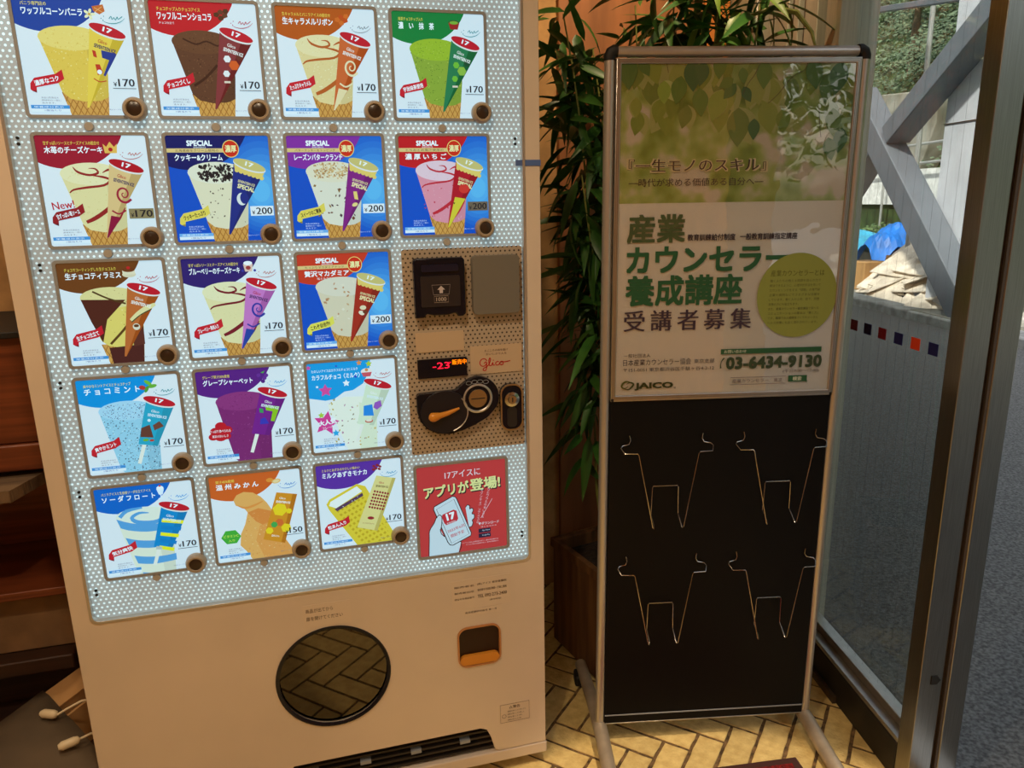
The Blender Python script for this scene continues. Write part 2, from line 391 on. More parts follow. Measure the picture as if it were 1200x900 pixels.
def perforated(name, base, rough, metal, hole_lit, hole, es):
    """perforated sheet: staggered round holes, 10.4 mm pitch; hole_lit holes show the lamp box behind"""
    m = mat(name, base, rough=rough, metal=metal); n = m.node_tree.nodes; l = m.node_tree.links; b = n['Principled BSDF']
    tc = n.new('ShaderNodeTexCoord'); sp = n.new('ShaderNodeSeparateXYZ'); l.new(tc.outputs['Object'], sp.inputs[0])
    def mth(op, a, c=None, d=None):
        k = n.new('ShaderNodeMath'); k.operation = op
        for i, v in enumerate((a, c, d)):
            if v is None: continue
            if isinstance(v, (int, float)): k.inputs[i].default_value = v
            else: l.new(v, k.inputs[i])
        return k.outputs[0]
    px, pz = .0100, .0174
    def cell(ox, oz):
        x = mth('SUBTRACT', mth('FRACT', mth('ADD', mth('DIVIDE', sp.outputs[0], px), 50 + ox)), .5)
        z = mth('SUBTRACT', mth('FRACT', mth('ADD', mth('DIVIDE', sp.outputs[2], pz), 50 + oz)), .5)
        x = mth('MULTIPLY', x, px); z = mth('MULTIPLY', z, pz)
        return mth('SQRT', mth('ADD', mth('MULTIPLY', x, x), mth('MULTIPLY', z, z)))
    d = mth('MINIMUM', cell(0, 0), cell(.5, .5))
    mk = n.new('ShaderNodeMapRange'); mk.inputs[1].default_value = hole + .0002; mk.inputs[2].default_value = hole - .0004; l.new(d, mk.inputs[0])
    mx = n.new('ShaderNodeMix'); mx.data_type = 'RGBA'; l.new(mk.outputs[0], mx.inputs[0])
    mx.inputs[6].default_value = (*lin(base), 1); mx.inputs[7].default_value = (*lin((150, 155, 155) if hole_lit else (60, 46, 34)), 1)
    l.new(mx.outputs[2], b.inputs['Base Color'])
    mm = mth('MULTIPLY', mth('SUBTRACT', 1, mk.outputs[0]), metal); l.new(mm, b.inputs['Metallic'])
    if hole_lit:
        b.inputs['Emission Color'].default_value = (.62, .92, 1, 1)
        # the tubes behind the sheet make some holes brighter than others
        t = n.new('ShaderNodeTexNoise'); t.inputs['Scale'].default_value = 5; l.new(tc.outputs['Object'], t.inputs[0])
        f = mth('ADD', mth('MULTIPLY', t.outputs[0], 1.2), .3)
        glow = mth('ADD', mth('MULTIPLY', mk.outputs[0], es * .72), es * .27)  # metal between the holes glows too: tube light painted onto the sheet
        l.new(mth('MULTIPLY', glow, f), b.inputs['Emission Strength'])
    return m
M['perf'] = perforated('lit perforated sheet', (160, 162, 162), .55, .05, True, .0023, 1.0)
M['perf_dark'] = perforated('unlit perforated sheet', (186, 170, 148), .5, .05, False, .0021, 0)

# ------------------------------------------------------------------ room shell (room frame = world turned by 4 degrees)
RZ = R(4)
def room(X, Y, Z=0): return Vector((X * math.cos(RZ) - Y * math.sin(RZ), X * math.sin(RZ) + Y * math.cos(RZ), Z))
def toroom(p): return (p[0] * math.cos(RZ) + p[1] * math.sin(RZ), -p[0] * math.sin(RZ) + p[1] * math.cos(RZ))
def struct(mb, name, m, parent=None, **k):
    o = mb.build(name, m, parent, rz=0 if parent else RZ, **k)
    if not parent: o['kind'] = 'structure'
    return o
def rbox(name, m, x0, x1, y0, y1, z0, z1, bevel=0, parent=None):
    b = MB(); b.box(x0, x1, y0, y1, z0, z1); return struct(b, name, m, parent, bevel=bevel)

floor = rbox('floor', M['grout'], -3.0, 1.10, -3.3, 3.3, -.12, -.004)
rbox('ceiling', M['ceil'], -3.0, 1.2, -3.3, 3.4, 2.62, 2.72)
rbox('wall_left', M['wall'], -3.1, -3.0, -3.3, 3.3, -.1, 2.72)
rbox('wall_front', M['wall'], -3.1, 1.2, -3.4, -3.3, -.1, 2.72)
rbox('wall_right', M['wall'], 1.014, 1.2, -3.3, .42, -.1, 2.72)
rbox('trim_1', M['alu_grey'], 1.0, 1.16, .42, 2.03, 2.28, 2.36, bevel=.004)
rbox('wall_upper_right', M['wall'], 1.014, 1.2, .42, 2.6, 2.36, 2.72)

# back wall, parallel to the machine (turned by 15 degrees)
YAW = .2619; O = Vector((-.8956, 1.3261, 0))
def struct_m(b, name, m, **k):
    o = b.build(name, m, None, **k); o.location = O; o.rotation_euler.z = YAW; o['kind'] = 'structure'; return o
b = MB(); b.box(-2.6, 2.30, .86, 1.0, -.1, 2.72); struct_m(b, 'wall_back', M['wall'])
b = MB(); b.box(1.325, 1.822, .84, .86, 0, 2.62); struct_m(b, 'trim_2', M['wood_panel'], bevel=.003)
b = MB(); b.box(1.826, 1.915, .835, .86, 0, 2.62); struct_m(b, 'trim_3', M['orange_panel'], bevel=.003)
b = MB(); b.box(1.92, 2.03, .80, .86, 0, 2.62); struct_m(b, 'trim_4', M['column'], bevel=.004)

# floor tiles: herringbone, 70 x 209 mm, each tile a part of the floor
TW = .0716; TL = 3
def tile_mesh(k):
    rnd = random.Random(50 + k); b = MB(); g = .0045
    x0, x1, y0, y1 = g, TW * TL - g, g, TW - g; P = []
    def edge(a, c, n):
        for i in range(n):
            t = i / n; j = rnd.uniform(-.0011, .0011)
            d = (c[0] - a[0], c[1] - a[1]); L = math.hypot(*d); q = (-d[1] / L, d[0] / L)
            P.append((a[0] + d[0] * t + q[0] * j, a[1] + d[1] * t + q[1] * j))
    edge((x0, y0), (x1, y0), 7); edge((x1, y0), (x1, y1), 3); edge((x1, y1), (x0, y1), 7); edge((x0, y1), (x0, y0), 3)
    n = len(P); cx, cy = (x0 + x1) / 2, (y0 + y1) / 2
    I = [(cx + (p[0] - cx) * .98, cy + (p[1] - cy) * .95) for p in P]
    vs = [(p[0], p[1], -.010) for p in P] + [(p[0], p[1], -.0016) for p in P] + [(p[0], p[1], 0) for p in I]
    fs = [(r * n + i, r * n + (i + 1) % n, (r + 1) * n + (i + 1) % n, (r + 1) * n + i) for r in (0, 1) for i in range(n)]
    fs += [tuple(2 * n + i for i in range(n))]
    b.add(vs, fs); return b
tsrc = []
for k in range(5):
    o = tile_mesh(k).build('tile', M['tile'], floor, smooth=False); tsrc.append(o.data); bpy.data.objects.remove(o)
org = Vector((.345, 1.593)); ang = R(-30.3); ca, sa = math.cos(ang), math.sin(ang)
shadow_tiles = MB(); nt = 0
for k in range(-60, 60):
    for mm in range(-14, 15):
        for kind in (0, 1):
            if kind == 0: lx, ly, sx, sy = k + mm * TL, k - mm * TL, TL, 1
            else: lx, ly, sx, sy = k + TL + mm * TL, k - TL + 1 - mm * TL, 1, TL
            lx -= TL
            cx, cy = (lx + sx / 2) * TW, (ly + sy / 2) * TW
            wx, wy = org.x + cx * ca - cy * sa, org.y + cx * sa + cy * ca
            X, Y = toroom((wx, wy))
            if X > 1.09 or X < -2.95 or Y < -3.2 or Y > 3.2: continue
            v = (wx - O.x) * -math.sin(YAW) + (wy - O.y) * math.cos(YAW)
            if v > .86: continue
            near = (.0 < wx < 1.05 and 1.42 < wy < 2.9) or (-1.15 < wx < -.80 and .9 < wy < 2.0)
            ox, oy = lx * TW, ly * TW
            if kind == 1: ox += TW      # rotate the 3x1 tile by 90 degrees
            px_, py_ = org.x + ox * ca - oy * sa, org.y + ox * sa + oy * ca
            rz = ang + (math.pi / 2 if kind else 0)
            nt += 1
            if near:
                o = bpy.data.objects.new('tile', tsrc[nt % 5]); col.objects.link(o); o.parent = floor
                o.matrix_parent_inverse = floor.matrix_world.inverted()
                o.matrix_parent_inverse = Matrix.Rotation(-RZ, 4, 'Z')
                o.location = (px_, py_, ((nt * 37) % 11 - 5) * .00012); o.rotation_euler = (0, 0, rz)
            else:
                Mx = Matrix.Rotation(-RZ, 4, 'Z') @ Matrix.Translation((px_, py_, 0)) @ Matrix.Rotation(rz, 4, 'Z')
                g = .0045; x0, x1, y0, y1 = g, TW * TL - g, g, TW - g
                shadow_tiles.box(x0, x1, y0, y1, -.01, 0, M=Mx)
o = shadow_tiles.build('tile', M['tile'], floor, recalc=False); o['kind'] = 'stuff'

# glazed wall: fixed pane, base, posts
win = rbox('window_1', M['black_base'], 1.014, 1.085, 1.445, 2.03, 0, .100, bevel=.003)
rbox('window_sill', M['alu'], 1.016, 1.095, 1.445, 2.03, .100, .112, parent=win, bevel=.002)
rbox('sill_rail', M['alu'], 1.044, 1.078, 1.445, 2.03, .112, .135, parent=win, bevel=.002)
rbox('head_rail', M['alu'], 1.03, 1.09, 1.445, 2.03, 2.24, 2.28, parent=win)
rbox('skirting_strip', M['brown_alu'], 1.004, 1.014, 1.72, 2.03, 0, .022, parent=win)
rbox('glass_pane', M['glass'], 1.058, 1.064, 1.445, 2.03, .132, 2.245, parent=win)
b = MB()
for i in range(15): b.tube([(1.0655, 1.47 + i * .038, .135), (1.0655, 1.47 + i * .038, 2.24)], .0002, 4)
o = struct(b, 'glass_wire', M['wire'], win); o['kind'] = 'stuff'
for i, mm in enumerate(('st_or', 'st_or', 'st_navy', 'st_or', 'st_navy', 'st_or')): pass
for i, (Y, mm, lb) in enumerate(((1.886, 'st_red', 'dark red square sticker'), (1.819, 'st_navy', 'navy square sticker'), (1.752, 'st_red', 'dark red square sticker'),
                                 (1.682, 'st_navy', 'navy square sticker'), (1.614, 'st_or', 'vermilion square sticker'), (1.548, 'st_navy', 'navy square sticker'))):
    o = rbox('sticker', M[mm], 1.0568, 1.0578, Y - .017, Y + .017, 1.033, 1.061, parent=win); o['label'] = lb
# frame posts between pane and back wall: (Y0, Y1, X front, material)
for i, (y0, y1, xf, mm) in enumerate(((2.014, 2.092, 1.014, 'alu_grey'), (2.092, 2.145, 1.04, 'brown_alu'), (2.145, 2.222, 1.014, 'alu_grey'), (2.222, 2.265, 1.03, 'brown_alu'),
                                      (2.265, 2.297, 1.014, 'alu_grey'), (2.297, 2.343, 1.03, 'brown_alu'), (2.343, 2.56, 1.018, 'alu_grey'))):
    rbox('trim_%d' % (5 + i), M[mm], xf, 1.12, y0, y1, 0, 2.62, bevel=.002)
rbox('trim_12', M['alu_bar'], .995, 1.018, 2.535, 2.555, 0, 2.62, bevel=.002)
post = rbox('door_1', M['steel'], 1.014, 1.068, 1.391, 1.441, 0, 2.28, bevel=.0015)
rbox('door_track', M['brown_alu'], 1.068, 1.085, 1.402, 1.441, 0, 2.28, parent=post)
rbox('track_edge', M['brown_alu'], 1.079, 1.085, 1.393, 1.402, 0, 2.28, parent=post)
rbox('door_stile', M['steel'], 1.085, 1.131, 1.391, 1.441, .02, 2.26, parent=post, bevel=.002)
b = MB(); b.prism([[(1.040, .300), (1.054, .300), (1.062, .311), (1.054, .322), (1.040, .322)]], 1.3885, 1.391)
struct(b, 'door_latch', M['rub'], post)
rbox('door_leaf', M['glass'], 1.104, 1.110, 1.44, 1.99, .06, 2.22, parent=post)
rbox('door_rail', M['alu'], 1.094, 1.122, 1.44, 2.0, .02, .07, parent=post)
rbox('threshold', M['alu'], 1.10, 1.18, .42, 1.44, -.03, .004, parent=post)

# ------------------------------------------------------------------ ice cream vending machine (local: x right, y into the machine, z up)
vm = empty('vending_machine', O, YAW)
tag(vm, 'tall white ice cream vending machine with a lit grid of square product cards', 'vending machine')
W_ = .9965; DF = -.0   # front of the door skin is y = 0
b = MB(); b.box(.004, W_ - .004, .045, .70, .038, 1.85); b.build('cabinet', M['white_paint'], vm, bevel=.006)
b = MB()
outer = [(0, .067), (.36, .067), (.372, .072), (.382, .125), (.392, .140), (.83, .140), (.846, .133), (.855, .112), (.865, .074), (.874, .067), (W_, .067), (W_, 1.85), (0, 1.85)]
panel = rrect(.036, .961, .574, 1.812, .014)
rw = ell(.4985, .3555, .122, .122, n=56)
coin = rrect(.784, .885, .319, .421, .022, 8)
b.prism([outer, panel, rw, coin], 0, .045)
b.build('door_skin', M['white_paint'], vm, bevel=.004, seg=3)
# recess edge, perforated sheet
b = MB(); b.prism([rrect(.033, .964, .571, 1.815, .016), rrect(.0385, .9585, .5765, 1.8095, .0125)], -.0022, .012); b.build('panel_rim', M['alu_bar'], vm, bevel=.0008)
b = MB(); b.box(.03, .967, .012, .016, .568, 1.818); b.build('perforated_panel', M['perf'], vm)
b = MB(); b.prism([rrect(.702, .957, .856, 1.297, .006)], .0085, .0122); b.build('control_plate', M['perf_dark'], vm, bevel=.0006)

# --- lower front
b = MB(); b.lathe((.4985, 0, .3555), [(.118, .001), (.1235, -.003), (.126, -.003), (.127, 0), (.127, .02), (.118, .02)], 64, cap=False)
b.build('window_ring', M['black_gloss'], vm, smooth=True)
b = MB(); b.lathe((.4985, 0, .3555), [(.0, .006), (.119, .007), (.119, .012), (0, .012)], 64)
b.build('pickup_window', M['darkglass'], vm, smooth=True)
b = MB(); b.prism([rrect(.782, .887, .317, .423, .024, 8), rrect(.7862, .8828, .3212, .4188, .020, 8)], -.003, .02); b.build('coin_return_rim', M['amber'], vm, bevel=.001)
b = MB(); b.box(.786, .883, .006, .03, .322, .418); b.build('coin_return_flap', M['amber_dark'], vm, bevel=.001)
b = MB(); b.prism([rrect(.7875, .8815, .3225, .347, .012, 6)], -.003, .02); b.build('coin_return_lip', M['orange_pl'], vm, bevel=.002)
# grille behind the notch and base bar
b = MB(); b.box(.30, .90, .050, .060, .06, .15); gr = b.build('vent_grille', M['grill'], vm)
for i in range(5):
    b = MB(); b.box(.30, .89, .012, .05, .070 + i * .016, .075 + i * .016); b.build('slat', M['grill'], gr)
for i in range(4):
    b = MB(); b.box(.42 + i * .12, .445 + i * .12, .008, .05, .100, .108); b.build('clip', M['bezel'], gr)
b = MB(); b.box(0, W_ + .003, .0, .70, .034, .0645); b.build('base_bar', M['white_paint'], vm, bevel=.003)
for (fx, fy) in ((.06, .08), (.955, .08), (.06, .62), (.955, .62)):
    b = MB(); b.lathe((fx, fy, 0), [(0, 0), (.024, 0), (.024, .006), (.010, .010), (.010, .034), (0, .034)], 20, ax='z'); b.build('foot', M['silver'], vm, smooth=True)

# --- control area (y of plate front .0085)
def pbox(name, m, x0, x1, z0, z1, y0, y1, r=.004, bev=.001, parent=vm):
    b = MB(); b.prism([rrect(x0, x1, z0, z1, r)], y0, y1); return b.build(name, m, parent, bevel=bev)
bill = MB()
bill.prism([[(.7225, 1.158), (.7225, 1.274), (.7265, 1.279), (.824, 1.279), (.828, 1.274), (.828, 1.163), (.822, 1.158), (.812, 1.158), (.806, 1.165), (.79, 1.162), (.76, 1.162), (.746, 1.166), (.740, 1.158)]], -.012, .009)
bn = bill.build('banknote_slot', M['black_gloss'], vm, bevel=.003)
pbox('slot_mouth', mat('blue black slot', (16, 20, 48), rough=.3), .738, .814, 1.252, 1.266, -.016, -.010, .003, parent=bn)
pbox('slot_face', mat('charcoal face', (40, 36, 40), rough=.35), .735, .817, 1.180, 1.243, -.014, -.010, .003, parent=bn)
a = Art(.735, 1.243, .001, 82, 63, -.0142)
a.stroke([(23, 18), (61, 18), (58, 38), (26, 38)], .8, (170, 160, 160), closed=True)
a.poly([(42, 20), (50, 28), (45.5, 28), (45.5, 35), (38.5, 35), (38.5, 28), (34, 28)], (200, 190, 190))
a.stroke([(27, 41), (56, 41), (56, 54), (27, 54)], .8, (170, 160, 150), closed=True)
a.text('1000', 31, 43.5, 8, (190, 180, 170), w=21, bold=.01)
a.build('printed_mark', M['ink'], bn)
bp = pbox('blank_plate', M['grey_plate'], .845, .9455, 1.158, 1.280, -.010, .009, .008, .004)
pbox('blank_label', M['label'], .722, .825, 1.082, 1.124, .0070, .0085, .001, .0003)
# temperature display
dp = pbox('temperature_display', M['black_gloss'], .723, .829, 1.026, 1.067, .004, .009, .001, .0005)
a = Art(.723, 1.067, .001, 106, 41, .0036)
c = (255, 255, 255)
a.text('-23', 32, 8, 14, c, w=36, bold=.01); a.text('°', 68, 8, 4, c)
a.build('red_digits', M['led_red'], dp)
a = Art(.723, 1.067, .001, 106, 41, .0036)
a.text('販売中', 74, 4, 11, c, w=31, bold=.012)
a.build('orange_lettering', M['led_orange'], dp)
# maker's label
lb = pbox('maker_label', M['label'], .838, .952, 1.026, 1.088, .0066, .0085, .001, .0003)
a = Art(.838, 1.088, .001, 114, 62, .0064)
a.text('まごころの味を届け', 31, 9, 5, (90, 70, 60), w=52); a.text('おいしさで人を', 34, 17, 5, (90, 70, 60), w=46)
# hand written style wordmark
red = (196, 20, 30)
a.stroke([(36, 34), (31, 29), (24, 30), (20, 37), (23, 44), (30, 45), (35, 39), (33, 36), (29, 39)], 2, red)
a.stroke([(35, 39), (35, 48), (32, 55), (27, 54), (28, 50), (36, 46), (41, 40), (44, 31), (42, 28), (40, 34), (41, 44), (45, 45)], 2, red)
a.stroke([(45, 45), (49, 38), (49, 44), (53, 44)], 2, red); a.poly(ell(50, 33.5, 1.3, 1.3), red)
a.stroke([(62, 38), (58, 37), (55, 41), (57, 45), (62, 44)], 2, red)
a.stroke([(62, 44), (66, 38), (71, 38), (72, 43), (68, 45), (64, 42), (67, 38), (76, 39), (88, 37)], 2, red)
a.build('printed_wordmark', M['ink'], lb)
# coin mechanism (tear drop plate)
pl = []
pl += [(.7165, .990), (.722, .995), (.800, .997)]
pl += [(.850 + .046 * math.cos(R(t)), .977 + .046 * math.sin(R(t))) for t in range(125, -50, -12)]
pl += [(.868, .930), (.840, .916), (.812, .906), (.785, .901), (.758, .904), (.735, .917), (.722, .935), (.7165, .955)]
b = MB(); b.prism([pl], -.006, .009); cm = b.build('coin_mechanism', M['black_gloss'], vm, bevel=.004, seg=3)
b = MB(); b.lathe((.848, 0, .976), [(.031, -.005), (.0325, -.0085), (.0295, -.0095), (.0275, -.0075), (.0275, -.004)], 40, cap=False); b.build('slot_ring', M['alu_bar'], cm, smooth=True)
b = MB(); b.lathe((.848, 0, .976), [(0, -.010), (.020, -.010), (.0215, -.008), (.0215, -.004)], 40); k = b.build('coin_slot_plate', M['silver'], cm, smooth=True)
b = MB(); b.box(.833, .863, -.0106, -.0098, .975, .977); b.build('coin_slot', M['rub'], cm)
b = MB(); b.prism([ell(.775, .952, .052, .047, n=40)], -.0085, -.005); b.build('lever_dish', mat('dark blue dish', (18, 20, 34), rough=.35), cm, bevel=.0015)
b = MB(); b.tube([(.7385, -.013, .9435), (.7405, -.013, .9435), (.745, -.013, .944), (.751, -.013, .9445), (.765, -.013, .947), (.780, -.012, .950), (.795, -.012, .955), (.806, -.012, .959)], [.002, .0062, .0098, .0100, .0062, .0052, .0040, .0022], 12); b.build('return_lever', M['orange_pl'], cm, smooth=True)
b = MB(); b.tube([(.775 + .050 * math.cos(R(t)), -.009, .950 + .044 * math.sin(R(t))) for t in range(-70, 45, 8)], .0013, 6); b.build('dish_rim', M['alu_bar'], cm, smooth=True)
a = Art(.7165, .997, .001, 180, 100, -.0063)
a.text('おつり・返却', 26, 6, 6.5, (170, 160, 150), w=46, bold=.01)
a.build('printed_mark', M['ink'], cm)
a2 = MB()
for i in range(4): a2.tube([(.8295 + i * .0125 + .006 * math.cos(R(t)), -.0066, 1.011 + (.0015 if i in (1, 2) else 0) + .004 * math.sin(R(t))) for t in range(0, 375, 30)], .0006, 4, caps=False)
a2.build('coin_marks', M['bezel'], cm)
# lock
b = MB(); b.prism([rrect(.900, .9495, .896, 1.000, .020, 8)], -.004, .009); lk = b.build('door_lock', M['black_gloss'], vm, bevel=.003)
b = MB(); b.prism([rrect(.8995, .950, .8955, 1.0005, .0205, 8), rrect(.9025, .947, .8985, .9975, .018, 8)], -.0055, -.002); b.build('lock_rim', M['silver'], lk)
b = MB(); b.lathe((.9245, 0, .967), [(0, -.013), (.009, -.013), (.010, -.011), (.0165, -.009), (.0175, -.004)], 32); b.build('lock_barrel', M['silver'], lk, smooth=True)
b = MB(); b.box(.9235, .9255, -.0136, -.0128, .962, .972); b.build('keyhole', M['rub'], lk)
b = MB(); b.prism([rrect(.914, .936, .903, .948, .008, 6)], -.0048, -.003); b.build('lock_handle', mat('lock channel', (34, 30, 30), rough=.5), lk)

# --- stickers with printed notices
def sticker(x0, x1, z0, z1, m=None): return pbox('notice_sticker', m or mat('clear film sticker', (222, 203, 180), rough=.3), x0, x1, z0, z1, -.0007, .0001, .001, 0)
s_ = sticker(.444, .546, .486, .541)
a = Art(.444, .541, .001, 102, 55, -.0009)
a.text('商品が出てから', 6, 9, 10, (74, 56, 44), w=58, bold=.0); a.text('扉を開けてください', 6, 28, 10, (74, 56, 44), w=78)
a.build('printed_notice', M['ink'], s_)
s_ = sticker(.774, .914, .470, .545)
a = Art(.774, .545, .001, 140, 75, -.0009); g = (84, 66, 54)
for i, (l_, r_) in enumerate((('販売者名', '(株)アイス 東京事業所'), ('販売者住所', '東京都千代田区神田一丁目二番地'), ('問合せ先電話番号', 'TEL 092-273-2400'))):
    a.text(l_, 6, 14 + i * 15, 5, g, w=46, bold=.01); a.text(r_, 60, 12 + i * 15, 6.5 if i != 2 else 8, g, w=70, bold=.015)
a.text('(受付時間)', 88, 57, 5, g, w=28)
a.build('printed_notice', M['ink'], s_)
s_ = sticker(.800, .890, .452, .468)
a = Art(.800, .468, .001, 90, 16, -.0009); a.text('食品営業許可番号 第一号', 3, 5, 5, g, w=76, bold=.0); a.build('printed_notice', M['ink'], s_)
s_ = sticker(.879, .956, .142, .196)
a = Art(.879, .196, .001, 77, 54, -.0009)
a.stroke([(2, 2), (75, 2), (75, 52), (2, 52)], 1, g, closed=True); a.text('△警告', 24, 7, 8, g, w=28, bold=.02)
for i in range(4): a.text('機械を揺らしたり倒したり'[:12 - i], 20, 20 + i * 8, 4.5, g, w=46 - i * 4)
a.stroke(ell(11, 34, 5, 5), .8, g, closed=True)
a.build('printed_notice', M['ink'], s_)
pbox('tape_strip', M['blue_tape'], .944, W_ + .001, 1.458, 1.470, -.0012, .0001, .001, 0)

# --- mounting studs and corner screws
CX0, CZ0, PX, PZ, CW, CH = .0752, 1.5165, .2110, .2213, .1785, .1913
ROWZ = [CZ0 + .2248, CZ0, CZ0 - .2217, CZ0 - .4409, CZ0 - .6610]
for r in range(6):
    z = (ROWZ[r] + .0147) if r < 5 else ROWZ[4] - CH - .0130
    if z > 1.75: continue
    for c_ in range(4):
        if c_ == 3 and r > 2: continue
        b = MB(); b.lathe((CX0 + PX * c_ + CW * .5, 0, z), [(0, .0075), (.007, .0075), (.0085, .0105), (.0085, .0125)], 16); b.build('mounting_stud', M['stud'], vm, smooth=True)
for z in (1.512, 1.293, 1.073, .853, .640):
    for dx, dz in ((.0495, 0), (.0495, -.010), (.947, 0), (.947, -.010)):
        if dx > .5 and .85 < z < 1.3: continue
        b = MB(); b.lathe((dx, 0, z + dz), [(0, .0095), (.0028, .0095), (.0028, .0125)], 10); b.build('screw', M['rub'], vm)

# ------------------------------------------------------------------ product cards (print laid out on a 100 x 107 sheet)
UH = CH / (CW / 100.)
def mixc(a, b, t): return tuple(a[i] * (1 - t) + b[i] * t for i in range(3))
def speckle(a, n, region, cols, rnd, s0=.5, s1=1.4, clip=None):
    x0, y0, x1, y1 = region; a.k += 1
    for i in range(n):
        x, y = rnd.uniform(x0, x1), rnd.uniform(y0, y1)
        if clip:
            if not all(((clip[(j + 1) % len(clip)][0] - clip[j][0]) * (y - clip[j][1]) - (clip[(j + 1) % len(clip)][1] - clip[j][1]) * (x - clip[j][0])) > 0 for j in range(len(clip))): continue
        s = rnd.uniform(s0, s1); t = rnd.uniform(0, 6.28); q = rnd.uniform(.35, .9)
        a.poly([(x + s * math.cos(t), y + s * math.sin(t)), (x - s * q * math.sin(t), y + s * q * math.cos(t)), (x - s * math.cos(t), y - s * math.sin(t)), (x + s * q * math.sin(t), y - s * q * math.cos(t))], rnd.choice(cols), clip=None, up=False)
def header(a, c, lines, icon=None):
    a.poly(ell(27, -18, 55, 50, n=60), c)
    a.text(lines[0], 7, 5.5, 3.6, (250, 220, 90) if c[0] < 225 or c[1] < 180 else (255, 255, 255), w=lines[2], bold=.02)
    a.text(lines[1], 7, 10.5, 6.6, (255, 255, 255), w=lines[3], bold=.03)
    if icon: icon(a)
def tail(a, price, boxed=None, special=False):
    # small notes, blue and white strip, price
    if boxed: a.rect_(75.5, 71.5, 99, 81.5, boxed); 
    col_ = (40, 34, 40)
    a.text('¥', 78 if not boxed else 77, 76, 4, col_, bold=.02); a.text(price, 82.5 if not boxed else 81.5, 73, 7, col_, w=14.5 if not boxed else 16, bold=.025)
    if not boxed: a.rect_(77, 81.6, 98, 82.2, col_)
    g = (130, 130, 140) if not special else (225, 232, 245)
    for i in range(3): a.text(('本品は乳製品を', '原材料の一部に', '含みます。')[i], 12.5, 90.5 + i * 2.4, 1.6, g, w=(15, 17, 12)[i])
    a.rect_(2.5, 98.2, 36, 101.4, (70, 150, 215) if not special else (120, 180, 235)); a.rect_(2.5, 101.4, 36, 104.6, (240, 246, 250))
    a.text('栄養成分表示', 5, 98.9, 1.9, (250, 252, 255), w=26); a.text('1個当たり', 14, 102.1, 1.8, (60, 90, 150), w=14)
    a.text('写真はイメージです', 70, 101, 1.4, g, w=12)
def brandmark(a, c):
    a.stroke([(76, 20.5), (80, 22.4), (86, 22.8), (92, 21), (96, 17.6)], [.2, .6, .8, .6, .2], c)
    a.stroke([(82, 18.6), (84, 16.4), (84.6, 19.2), (86.5, 17.4), (87.5, 19.6), (89.5, 16.6), (90, 18.8), (94, 16.2)], .7, c)
    for q in ((75, 18.5), (77.5, 16.6), (76.6, 20)): a.poly(ell(q[0], q[1], .5, .5, n=6), c)
def ribbon(a, t, c=(214, 34, 48), tc=(255, 255, 255), y=78):
    a.poly([(5, y + .5), (9, y - 4.5), (28, y - 8.5), (34, y - 12.5), (35, y - 4), (29, y), (10, y + 4), (9.5, y + 9), (6.2, y + 7.5), (4.4, y + 6)], c)
    a.poly([(6.2, y + 7.5), (9.5, y + 9), (9.8, y + 6.4)], mixc(c, (0, 0, 0), .35))
    a.text(t, 8.2, y - 1.8, 4.8, tc, w=22, bold=.03, rot=-14)
def waffle(a, C, base=(222, 160, 80), dark=(176, 112, 48)):
    a.poly(C, base); xs = [p[0] for p in C]; a.k += 1
    CC = C if sum(C[i][0] * C[(i + 1) % len(C)][1] - C[(i + 1) % len(C)][0] * C[i][1] for i in range(len(C))) > 0 else C[::-1]
    for i in range(-10, 30):
        x = min(xs) - 30 + i * 5.5
        for s in (1, -1):
            P = [(x, 82), (x + .9, 82), (x + .9 + 16 * s, 112), (x + 16 * s, 112)]
            a.poly(P, dark, clip=CC, up=False)
def scoop(a, c, top, rnd, body2=None, specks=None, nsp=260, cone=True, bottom=90):
    """big cut ice cream: body, waffle cone below, flat round top"""
    body = [(18, 37), (75, 37), (74, 70), (72, bottom), (64, bottom + 3.5), (50, bottom + 4.5), (38, bottom + 2), (31.5, bottom - 4)]
    if cone: waffle(a, [(31, 86), (72.5, 86), (70, 108), (37, 108)])
    a.poly(body, c)
    a.poly([(58, 42), (75, 38), (74, 70), (72, bottom), (66, bottom + 3), (60, bottom + 4)], mixc(c, (0, 0, 0), .06), clip=None)
    CB = [(18, 37), (75, 37), (72, bottom), (50, bottom + 4.5), (31.5, bottom - 4)]
    if specks: speckle(a, nsp, (18, 40, 75, bottom + 3), specks, rnd, .3, 1.0, CB)
    a.poly(ell(46, 37, 28.5, 11, rot=1), top)
    if specks: speckle(a, nsp // 2, (22, 29, 72, 46), [mixc(s, top, .3) for s in specks], rnd, .3, .9, ell(46, 37, 27, 10, n=12))
    return CB
def swirl(a, c, CB, w=2.2):
    a.stroke([(30, 30), (34, 35), (44, 38), (52, 36), (50, 32), (44, 31.5)], [.5, w, w, w, w * .7, .4], c)
    a.stroke([(44, 38), (56, 40), (62, 43), (56, 48), (40, 50), (28, 52), (24, 55)], [.5, w, w, w, w, w * .8, 1], c)
    a.stroke([(56, 36), (62, 33), (70, 33)], [.5, w, w * .6], c)
    a.stroke([(35, 84), (44, 80), (56, 72), (66, 63), (74, 54)], [w * 1.4, w * 1.8, w * 1.8, w * 1.6, w * 1.2], c)
    a.stroke([(60, 88), (66, 80), (72, 70)], [w, w * 1.5, w], c)
LID = (206, 30, 46)
